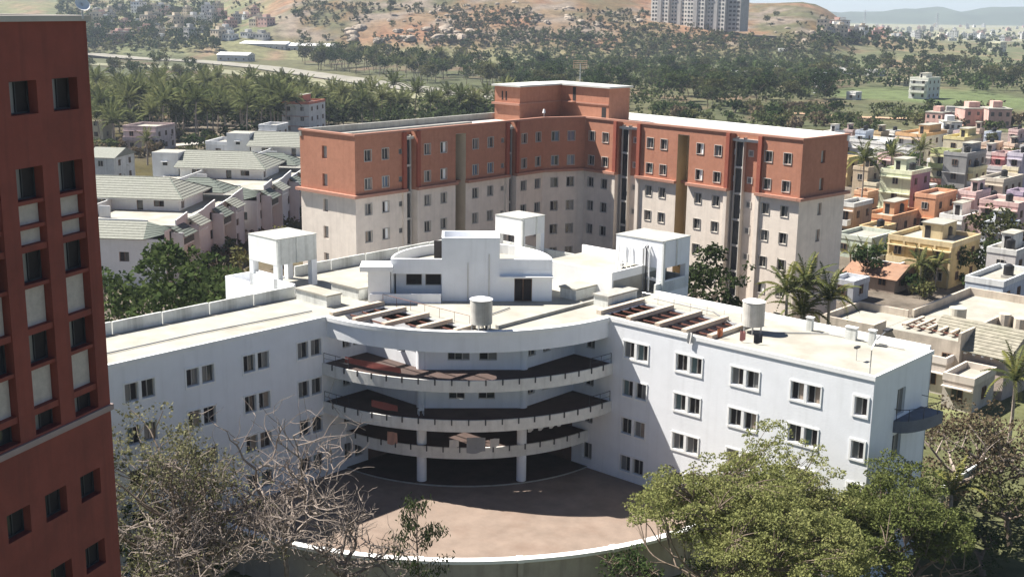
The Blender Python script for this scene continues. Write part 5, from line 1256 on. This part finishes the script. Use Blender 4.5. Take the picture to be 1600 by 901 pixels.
house('brick coloured low house behind the bright orange one', 1448, 1490, 280, 1, (0.42, 0.2, 0.14), 0.55, ex='tank')
house('whitewashed house right of the palms', 1455, 1482, 250, 2, WHT, 0.5, ex='')
house('tan house in front of the long grey hall', 1335, 1378, 262, 2, (0.5, 0.4, 0.28), 0.5, ex='tank stair')
house('cream house with flat roof left of the pale green one', 1350, 1385, 286, 1, CRM, 0.55, ex='')
house('mauve house at the right edge beyond the beige ones', 1585, 1612, 300, 2, (0.4, 0.32, 0.4), 0.5, ex='')
# houses beyond the track
house('tiered white villa standing in the fields', 1425, 1468, 122, 3, WHT, 0.6, trim=(0.7, 0.69, 0.6), ex='balc stair')
house('plain white block house in the fields', 1274, 1292, 114, 3, (0.72, 0.72, 0.72), 0.4)
house('long white farm house left of the tiered villa', 1300, 1345, 108, 1, WHT, 0.6, roof=ROOFG)
house('long white low building among the field trees', 1350, 1382, 110, 1, WHT, 0.6)
house('cream low house beside the tiered villa', 1388, 1428, 124, 1, CRM, 0.6)
house('little white hut by the field edge', 1324, 1346, 144, 1, WHT, 0.6)
house('grey white long shed right of the wood', 1132, 1180, 112, 1, WHT, 0.7, roof=WHITE_T)
house('small white house above the wood on the right slope', 1216, 1232, 78, 1, WHT, 0.6)
house('yellowish white large house on the far right slope', 1546, 1578, 66, 3, (0.7, 0.66, 0.5), 0.5)
house('white house behind the palm grove with red roof band', 441, 508, 160, 3, WHT, 0.62, yaw=-12, trim=(0.5, 0.18, 0.12), ex='stair')
house('pinkish house among the left palms', 196, 272, 198, 2, (0.62, 0.52, 0.5), 0.62, yaw=-12, trim=(0.55, 0.42, 0.4), ex='balc')
house('cream house at the tower edge behind the palms', 140, 172, 182, 2, CRM, 0.6, yaw=-12)
hz = house('grey tiled house at the tower edge', 140, 208, 246, 2, (0.62, 0.62, 0.62), 0.55, yaw=-8, roof=TILE, ex='gable')
house('white box house behind the villas', 405, 450, 196, 3, VW.diffuse_color[:3] if False else (0.68, 0.68, 0.68), 0.6, yaw=-10, ex='')
house('white flat roofed house left of the red banded house', 323, 385, 222, 3, (0.66, 0.66, 0.67), 0.6, yaw=-10, ex='')
# long sheds with bright roofs at the foot of the hill
for i, (lb, a, b_, y) in enumerate((('long white roofed shed nearest the road below the hill', 342, 398, 86), ('long white roofed factory shed under the rocky slope', 350, 470, 70), ('white roofed factory shed right of the long one', 415, 545, 73))):
    house(lb, a, b_, y, 1, (0.55, 0.55, 0.55), 0.8, yaw=-10, roof=WHITE_T, ex='gable', name='shed', cat='shed', fh=4.5)

# the rest of the packed town on the right
def packed_town():
    r = random.Random(31); pal = {'white': WHT, 'cream': (0.6, 0.54, 0.42), 'pink': (0.58, 0.43, 0.40), 'ochre': (0.52, 0.40, 0.24), 'grey': (0.38, 0.37, 0.36), 'peach': (0.6, 0.46, 0.36), 'beige': (0.5, 0.45, 0.38), 'pale blue': (0.48, 0.52, 0.58)}
    py = 204.0
    while py < 420:
        step = 10 + (py - 200) * 0.11; px = 1322.0 + r.uniform(0, 20); wd = 20 + (py - 200) * 0.22
        while px < 1600:
            w = wd * r.uniform(0.8, 1.3); q = py + r.uniform(-3, 3)
            clear = not any(min(px + w, b) - max(px, a) > 0.35 * w and -8 < (q - y) < 10 + (q - 200) * 0.12 for a, b, y in HB)
            if clear and r.random() < 0.8 and not (px < 1440 and q > 380):
                cn = r.choice(list(pal)); house('small %s house packed into the town on the right' % cn, px, px + w, q, r.choice((1, 1, 2)), pal[cn], r.uniform(0.45, 0.65), yaw=-42 + r.uniform(-6, 6), ex=r.choice(('tank', 'stair tank', 'stair', 'tank shade', 'balc tank', '')), group='packed houses of the right town')
            px += w * r.uniform(0.95, 1.15)
        py += step
packed_town()

# pale apartment block on the hill
def apartments():
    p = at_ground(1075, 42); t = thing('apartment_block', 'pale many windowed apartment block on the hill crest', 'building', (p.x, p.y, p.z - 3), math.radians(-38))
    am = hmat((0.70, 0.66, 0.60)); ad = hmat((0.42, 0.40, 0.38))
    for i in range(4):
        x0 = -36 + 17 * i; dy = 3.0 * (i % 2); o = MB().box(x0, x0 + 16.6, dy, dy + 14, 0, 33 + (i % 2) * 2).build('wall', am, t)
        MB().box(x0 - 0.3, x0 + 16.9, dy - 0.3, dy + 14.3, 33 + (i % 2) * 2, 34 + (i % 2) * 2).build('roof', ROOFC, t)
        MB().box(x0 + 6.5, x0 + 10, dy - 0.8, dy - 0.01, 0, 36 + (i % 2) * 2).build('stair_shaft', ad, t)
        for f in range(10):
            for u in (1.2, 4.0, 11.0, 13.8): window(t, (x0, dy, 0), u, 1.2 + 3.2 * f, 1.8, 1.7, 'one', -0.02, FRAME, ('d',))
    MB().box(32.2, 44, 6, 20, 0, 30).build('wall', ad, t)
    for f in range(8):
        for u in (1.5, 5, 8.5): window(t, (32.2, 6, 0), u, 1.5 + 3.4 * f, 2.5, 1.8, 'one', -0.02, FRAME, ('v',))
apartments()

# far town: small plain houses, each its own object
def far_house_mesh(seed, c):
    r = random.Random(seed); w, d, h = r.uniform(7, 11), r.uniform(7, 10), r.choice((3.4, 6.4, 6.4, 9.5)); b = MB(); b.box(-w / 2, w / 2, -d / 2, d / 2, -6, h, 0); b.box(-w / 2 - .2, w / 2 + .2, -d / 2 - .2, d / 2 + .2, h, h + 0.4, 1)
    b.box(-w / 4, w / 6, -d / 6, d / 3, h + 0.4, h + 2.6, 0)
    for f in range(int(h // 3)):
        for i in range(3): u = -w / 2 + w * (i + 0.5) / 3; b.box(u - 0.55, u + 0.55, -d / 2 - 0.05, -d / 2 + 0.02, 3.1 * f + 1, 3.1 * f + 2.4, 2); b.box(w / 2 - 0.02, w / 2 + 0.05, -d / 2 + d * (i + .5) / 3 - .5, -d / 2 + d * (i + .5) / 3 + .5, 3.1 * f + 1, 3.1 * f + 2.4, 2)
    return b.mesh('far_house', [hmat(c), ROOFC, GLASS])
FH = {'white': [far_house_mesh(i, (0.66, 0.66, 0.65)) for i in range(4)], 'cream': [far_house_mesh(10 + i, (0.6, 0.5, 0.38)) for i in range(3)], 'pink': [far_house_mesh(20 + i, (0.58, 0.36, 0.31)) for i in range(2)], 'grey': [far_house_mesh(30 + i, (0.40, 0.39, 0.38)) for i in range(2)]}
def far_town(region, n, seed, where, group, dmin):
    r = random.Random(seed); used = []; k = 0; tr = 0
    while k < n and tr < 3000:
        tr += 1; px = r.uniform(*region[:2]); f = (px - region[0]) / (region[1] - region[0]); py = r.uniform(region[2][0] + (region[2][1] - region[2][0]) * f, region[3][0] + (region[3][1] - region[3][0]) * f)
        if any(abs(px - a) < dmin and abs(py - b_) < dmin * 0.45 for a, b_ in used): continue
        p = at_ground(px, py)
        if p is None: continue
        used.append((px, py)); k += 1; cn = r.choice(('white', 'white', 'cream', 'pink', 'grey'))
        tag(link('far_house', r.choice(FH[cn]), None, p, math.radians(r.uniform(-50, 10)), r.uniform(0.8, 1.15)), 'tiny %s house %s' % (cn, where), 'house', group)
far_town((150, 420, (18, 16), (68, 62)), 55, 5, 'in the town on the far left slope', 'town on the left slope', 6)
far_town((1285, 1600, (44, 41), (62, 66)), 90, 6, 'on the distant plain at the right', 'town on the plain', 5)
far_town((1450, 1600, (186, 186), (200, 215)), 5, 8, 'beside the dirt track at the right', 'houses by the track', 18)
# ------------------------------------------------------------------ old flat roofed building right of the white building
def old_building():
    yaw = math.radians(-42.0); P = at_z(1282, 493, 6.4); t = thing('old_building', 'old weathered building with stepped roof parapets right of the white building', 'building', (P.x, P.y, 0), yaw)
    OLD = paint('old_lime_plaster', (0.55, 0.48, 0.40), var=0.2, streak=0.7, dirt=(0.26, 0.22, 0.18), blotch=0.5, bump=0.3)
    # local x along e1, local y along e2; the roof runs back along +y
    for (x0, x1, y0, y1, z) in ((0, 6.5, 0, 9.5, 5.6), (6.52, 15, 3, 26, 5.6), (15.02, 26, 14, 27, 5.9)):
        MB().box(x0, x1, y0, y1, -1, z).build('wall', OLD, t); MB().box(x0 + 0.02, x1 - 0.02, y0 + 0.02, y1 - 0.02, z, z + 0.06).build('roof', ROOFC, t)
    for (x0, x1, y0, y1, z) in ((0, 0.3, 0, 9.5, 6.5), (0.3, 6.2, 0, 0.3, 6.5), (0.3, 6.2, 9.2, 9.5, 6.5), (6.2, 6.5, 0, 3.0, 6.5), (6.52, 6.8, 9.5, 26, 6.6), (6.8, 14.7, 25.7, 26, 6.6), (14.7, 15, 3, 14, 6.6), (15.02, 25.7, 14, 14.3, 6.7), (25.7, 26, 14, 27, 6.7)):
        MB().box(x0, x1, y0, y1, 5.6, z).build('parapet', OLD, t)
    for k in range(5): MB().box(8.0 + 1.3 * k, 8.35 + 1.3 * k, 4.0, 9.0, 6.0, 6.25).build('beam', paint('weathered_beam', (0.5, 0.4, 0.3)), t)
    for k in range(3): MB().box(7.6, 14.2, 4.6 + 1.6 * k, 4.75 + 1.6 * k, 5.85, 5.99).build('joist', RUST, t)
    FW_ = (6.52, 3.0, 0.0)
    for u in (1.2, 4.2, 6.6): window(t, FW_, u, 2.8, 1.2, 1.4, 'two', -0.02, FRAMEB, ('v', 'd'))
    for u in (1.5, 5.5): window(t, (0, 0, 0), u, 2.8, 1.2, 1.4, 'two', -0.02, FRAMEB, ('v', 'd'))
    MB().cyl(11.4, 10.6, 0.95, 5.66, 7.5, 20).build('water_tank', paint('pale_tank', (0.5, 0.47, 0.4), var=0.2, streak=0.5), t)
    MB().box(16.0, 19.0, 19.5, 22.5, 5.96, 9.4).build('stair_tower', OLD, t)
    for k in range(5):     # scalloped ornamental parapet
        MB().cyl(15.6 + 1.7 * k, 13.7, 0.7, 5.0, 7.0 - 0.22 * k, 10).build('ornament', OLD, t)
old_building()
def mossy_house():
    P = at_z(1572, 552, 5.2); t = thing('mossy_roofed_house', 'house with mossy grey pitched roof at the right edge', 'house', (P.x, P.y, 0), math.radians(-46))
    w, d = 8.6, 7.5; mp = paint('pinkish_old_plaster', (0.46, 0.38, 0.33), var=0.2, streak=0.6, dirt=(0.22, 0.18, 0.15))
    MB().box(-w, 0, 0, d, -1, 4.9).build('wall', mp, t)
    q = MB(); q.add([(0.01, 0, 4.9), (0.01, d, 4.9), (0.01, d / 2, 6.9)], ((0, 1, 2),)); q.build('gable', mp, t)
    rf = link('roof', None, t); mo = paint('mossy_tiles', (0.27, 0.25, 0.20), var=0.35, scale=1.5, blotch=0.6, dirt=(0.13, 0.14, 0.08), bump=0.4)
    b = MB(); tiled(b, (-w - 0.5, -0.6, 4.6), (0.6, -0.6, 4.6), (0.6, d / 2, 7.05), (-w - 0.5, d / 2, 7.05), 10); b.build('tile_courses', mo, rf)
    b = MB(); tiled(b, (0.6, d + 0.6, 4.6), (-w - 0.5, d + 0.6, 4.6), (-w - 0.5, d / 2, 7.05), (0.6, d / 2, 7.05), 10); b.build('tile_courses', mo, rf)
    for k in range(9): MB().box(-w + 0.3 + k * 0.98, -w + 0.55 + k * 0.98, -0.5, -0.003, 4.35, 4.55).build('bracket', WHITE_T, t)
    window(t, (0, 0, math.pi / 2), 2.2, 2.5, 1.0, 1.6, 'two', -0.02, FRAMEB, ('v', 'd'))
mossy_house()
house('low flat outhouse with open roof box below the mossy roof', 1478, 1552, 592, 1, (0.52, 0.46, 0.40), 0.6, fh=3.0, cat='outhouse', name='outhouse', ex='')
house('white flat roof behind the end of the white building', 1458, 1500, 560, 1, (0.55, 0.5, 0.45), 0.5, fh=3.4, cat='outhouse', name='outhouse', ex='')
# lane wall with white coping, bottom right
A_, B_ = at_z(1470, 762, -1.0), at_z(1625, 655, -1.0); d_ = (B_ - A_); L_ = d_.length
lw = thing('lane_wall', 'low wall with white coping running up the lane at the right', 'wall', (A_.x, A_.y, 0), math.atan2(d_.y, d_.x))
MB().box(0, L_, -0.12, 0.12, -3.2, -1.1).build('wall', CONC, lw)
for k in range(int(L_ / 2.2)): MB().box(2.2 * k + 0.03, 2.2 * k + 2.15, -0.2, 0.2, -1.1, -0.95).build('coping_stone', WHITE_T, lw)

# ------------------------------------------------------------------ small things on the white building
def cloth(name, label, face_pts, mat, cat, group=None):
    """hanging cloth: a rippled thin sheet between a top line and its drop"""
    a, b_, drop = Vector(face_pts[0]), Vector(face_pts[1]), face_pts[2]; n = 8; m_ = MB(); nn = (b_ - a).cross(Vector((0, 0, 1))).normalized(); rows = 4
    for th in (0.0, 0.025):
        for r in range(rows + 1):
            for i in range(n + 1):
                f = i / n; q = a.lerp(b_, f) + nn * (0.05 * math.sin(f * 9 + r * 0.7) + th); q.z -= drop * r / rows * (1 + 0.08 * math.sin(f * 5)); m_.v.append(tuple(q))
    W_ = n + 1; off = (rows + 1) * W_
    for r in range(rows):
        for i in range(n):
            k = r * W_ + i; m_.f.append((k, k + 1, k + 1 + W_, k + W_)); m_.mi.append(0); k += off; m_.f.append((k, k + W_, k + W_ + 1, k + 1)); m_.mi.append(0)
    return tag(m_.build(name, mat, None, smooth_=True), label, cat, group)
CW, CR, CG, CB_, CO = (paint('white_cloth', (0.62, 0.6, 0.58), var=0.1), paint('shade_darkened_red_cloth', (0.20, 0.055, 0.045), var=0.1), paint('grey_cloth', (0.30, 0.31, 0.33), var=0.1), paint('black_cloth', (0.03, 0.03, 0.035), var=0.1), paint('orange_cloth', (0.55, 0.2, 0.1), var=0.1))  # the red is darkened for the balcony shade it hangs in
def on_arc(R, deg, z): t = math.radians(deg); return wb(R * math.cos(t), R * math.sin(t), z)
cloth('laundry', 'grey sheet hung over the middle of the lowest balcony', (on_arc(15.16, -45.5, 4.5), on_arc(15.16, -39.5, 4.5), 1.35), CG, 'laundry')
cloth('laundry', 'white cloth on the lowest balcony right of the grey sheet', (on_arc(15.16, -38, 4.35), on_arc(15.16, -35, 4.35), 0.75), CW, 'laundry')
cloth('laundry', 'small white cloth left of the grey sheet', (on_arc(15.16, -51, 4.3), on_arc(15.16, -48, 4.3), 0.7), CW, 'laundry')
cloth('laundry', 'salmon cloth at the left of the lowest balcony', (on_arc(15.16, -72, 4.5), on_arc(15.16, -68.5, 4.5), 1.1), paint('salmon_cloth', (0.5, 0.28, 0.22)), 'laundry')
for i, dg_ in enumerate((-12, -15.5, -20, -24)):
    cloth('laundry', 'pale shirt on the line inside the right of the lowest balcony', (on_arc(14.3, dg_, 5.1), on_arc(14.3, dg_ + 2.2, 5.1), 0.75), CW, 'laundry', 'shirts on the right line')
for i, dg_ in enumerate((-41, -46, -51, -56, -60)):
    cloth('laundry', 'dim cloth on the line behind the middle of the lowest balcony', (on_arc(13.0, dg_, 5.8), on_arc(13.0, dg_ + 3, 5.8), 0.9), (CG, CW, CR)[i % 3], 'laundry', 'cloths on the middle line')
cloth('red_screen', 'long red sheet along the left of the top balcony', (on_arc(17.2, -82, 11.2), on_arc(17.2, -64, 10.95), 0.5), CR, 'sheet')
cloth('red_screen', 'short red sheet at the left of the middle balcony', (on_arc(17.2, -73, 7.9), on_arc(17.2, -65, 7.7), 0.6), CR, 'sheet')
def chair():
    p = on_arc(16.4, -59, 6.8); t = thing('plastic_chair', 'white plastic chair on the middle balcony', 'chair', p, ROT + math.radians(-30))
    MB().box(-0.23, 0.23, -0.22, 0.22, 0.42, 0.46).build('seat', WHITE_T, t); MB().box(-0.23, 0.23, 0.2, 0.24, 0.46, 0.9).build('backrest', WHITE_T, t)
    for x in (-0.21, 0.21):
        for y in (-0.2, 0.2): MB().box(x - 0.02, x + 0.02, y - 0.02, y + 0.02, 0, 0.42).build('leg', WHITE_T, t)
        MB().box(x - 0.02, x + 0.02, -0.2, 0.2, 0.62, 0.66).build('armrest', WHITE_T, t)
chair()
cloth('laundry', 'white cloth hanging over the right wing roof edge', (wb(25.2, -0.14, 14.5), wb(25.7, -0.14, 14.5), 0.9), CW, 'laundry')
cloth('laundry', 'orange cloth beside the beams on the right wing roof', (wb(27.0, 1.4, 14.8), wb(27.4, 1.6, 14.9), 0.7), CO, 'laundry')
cloth('laundry', 'red and white cloth near the round tank on the right wing', (wb(29.0, 1.6, 15.0), wb(29.4, 1.8, 15.0), 0.8), paint('pink_cloth', (0.45, 0.2, 0.18)), 'laundry')
cloth('laundry', 'black cloth near the round tank on the right wing', (wb(30.1, 1.9, 14.9), wb(30.7, 2.2, 14.9), 0.75), CB_, 'laundry')
for i, (a_, b_) in enumerate(((18.0, 9.6), (21.0, 9.6), (24.0, 9.6), (32.0, 9.6))):
    pass
def post(label, a_, b_, h, w_=0.5):
    t = thing('roof_post', label, 'post', wb(a_, b_, ZD), ROT); MB().box(-w_ / 2, w_ / 2, -0.18, 0.18, 0, h).build('block', WEATHER, t); MB().box(-w_ / 2 - 0.06, w_ / 2 + 0.06, -0.24, 0.24, h, h + 0.08).build('cap', WHITE_T, t)
post('weathered roof post right of the round tank', 31.2, 8.9, 1.1); post('paired roof post near the far edge of the right wing', 35.0, 8.8, 1.0, 0.9); post('lone roof post toward the end of the right wing', 37.0, 8.4, 1.2)
def street_lamp():
    t = thing('roof_lamp', 'curved roof lamp at the end of the right wing', 'lamp', wb(40.6, 0.8, ZD), ROT)
    MB().tube([(0, 0, 0), (0, 0, 1.9), (0.0, 0.6, 2.5), (0.0, 2.2, 2.9)], [0.05, 0.045, 0.04, 0.035], 6).build('pole', STEEL, t); MB().box(-0.2, 0.2, 2.0, 2.9, 2.82, 2.98).build('lamp_head', DARKM, t)
street_lamp()
ant = thing('roof_antenna', 'thin antenna stick on the right wing roof', 'antenna', wb(38.2, 3.4, ZD), ROT)
MB().tube([(0, 0, 0), (0, 0, 1.1)], 0.03, 5).build('mast', STEEL, ant); MB().box(-0.12, 0.12, -0.3, 0.3, 1.0, 1.15).build('head', DARKM, ant)
dp = at_z(131, 30, 39.42); sd = thing('satellite_dish', 'small satellite dish on the corner of the red tower roof', 'dish', (dp.x - 0.15, dp.y + 0.35, 39.42), math.radians(40))
MB().tube([(0, 0, 0), (0, 0, 0.5)], 0.03, 6).build('mast', STEEL, sd)
db = MB(); db.v = [(0, 0, 0)] + [(0.24 * r_ * math.cos(k * math.pi / 8), -0.07 * r_ * r_, 0.24 * r_ * math.sin(k * math.pi / 8)) for r_ in (0.5, 1.0) for k in range(16)]
db.f = [(0, 1 + k, 1 + (k + 1) % 16) for k in range(16)] + [(1 + k, 17 + k, 17 + (k + 1) % 16, 1 + (k + 1) % 16) for k in range(16)]; db.mi = [0] * 32
dr_ = db.build('reflector', WHITE_T, sd, (0, 0, 0.42)); dr_.rotation_euler = (math.radians(-35), 0, 0)
# transmission pylons on the plain
def pylon(label, px, base_y, h):
    p = at_ground(px, base_y); t = thing('pylon', label, 'pylon', p); b = MB(); r = 0.35
    for sx in (-1, 1):
        for sy in (-1, 1): b.tube([(sx * 4, sy * 4, 0), (sx * 1.1, sy * 1.1, h * 0.65), (sx * 0.3, sy * 0.3, h)], r, 4)
    for k in range(6):
        z0, z1 = h * k / 7, h * (k + 1) / 7; w0, w1 = 4 - 3.4 * k / 6.5, 4 - 3.4 * (k + 1) / 6.5
        for s in (-1, 1): b.tube([(-w0, s * w0, z0), (w1, s * w1, z1)], r * 0.7, 4); b.tube([(w0, s * w0, z0), (-w1, s * w1, z1)], r * 0.7, 4)
    b.build('lattice', STEEL, t)
    for z in (0.72, 0.84, 0.95): MB().tube([(-6, 0, h * z), (6, 0, h * z)], r, 4).build('arm', STEEL, t)
pylon('left lattice pylon on the distant plain', 1350, 47, 48); pylon('right lattice pylon on the distant plain', 1463, 48, 44)
# pale boulders on the hill
rs = random.Random(77); ROCK = paint('pale_granite', (0.31, 0.255, 0.20), var=0.25, scale=0.4, blotch=0.3, dirt=(0.25, 0.2, 0.15)); RM = []
for k in range(4):
    b = MB(); n = 9
    for i in range(5):
        ph = -0.3 + i * 0.38
        for j in range(n): a_ = 2 * math.pi * j / n; r_ = math.cos(ph) * (1 + 0.35 * noise.noise(Vector((math.cos(a_) * 1.3 + k * 5, math.sin(a_) * 1.3, ph * 2)))); b.v.append((r_ * math.cos(a_) * 1.5, r_ * math.sin(a_), math.sin(ph) * 0.8))
    for i in range(4):
        for j in range(n): b.f.append((i * n + j, i * n + (j + 1) % n, (i + 1) * n + (j + 1) % n, (i + 1) * n + j)); b.mi.append(0)
    b.f.append(tuple(4 * n + j for j in range(n))); b.mi.append(0); RM.append(b.mesh('boulder', ROCK))
for (x0, x1, y0, y1, n, s0, s1) in ((530, 740, 44, 66, 30, 2, 5), (820, 1000, 28, 44, 14, 1.5, 3.5), (600, 900, 4, 34, 24, 1.2, 2.6), (1150, 1290, 40, 66, 12, 1.2, 2.4)):
    for k in range(n):
        p = at_ground(rs.uniform(x0, x1), rs.uniform(y0, y1))
        if p: tag(link('boulder', rs.choice(RM), None, p, rs.uniform(0, 6.28), rs.uniform(s0, s1)), 'pale granite boulder on the rocky hillside', 'boulder', 'boulders on the hill')

# ------------------------------------------------------------------ haze
hz_ = MB().box(-5600, 5600, -200, 7900, -14, 92).build('haze', []) if False else None
me = MB().box(-5600, 5600, -200, 7900, -14, 92).mesh('haze', [])
hm = bpy.data.materials.new('thin_haze'); hm.use_nodes = True; nt = hm.node_tree; nt.nodes.clear()
ho = nt.nodes.new('ShaderNodeOutputMaterial'); pv = nt.nodes.new('ShaderNodeVolumePrincipled'); pv.inputs['Color'].default_value = (0.74, 0.85, 1.0, 1); pv.inputs['Density'].default_value = 0.00012; pv.inputs['Anisotropy'].default_value = 0.2
nt.links.new(pv.outputs[0], ho.inputs['Volume']); me.materials.clear(); me.materials.append(hm)
struct(link('haze', me), 'stuff')
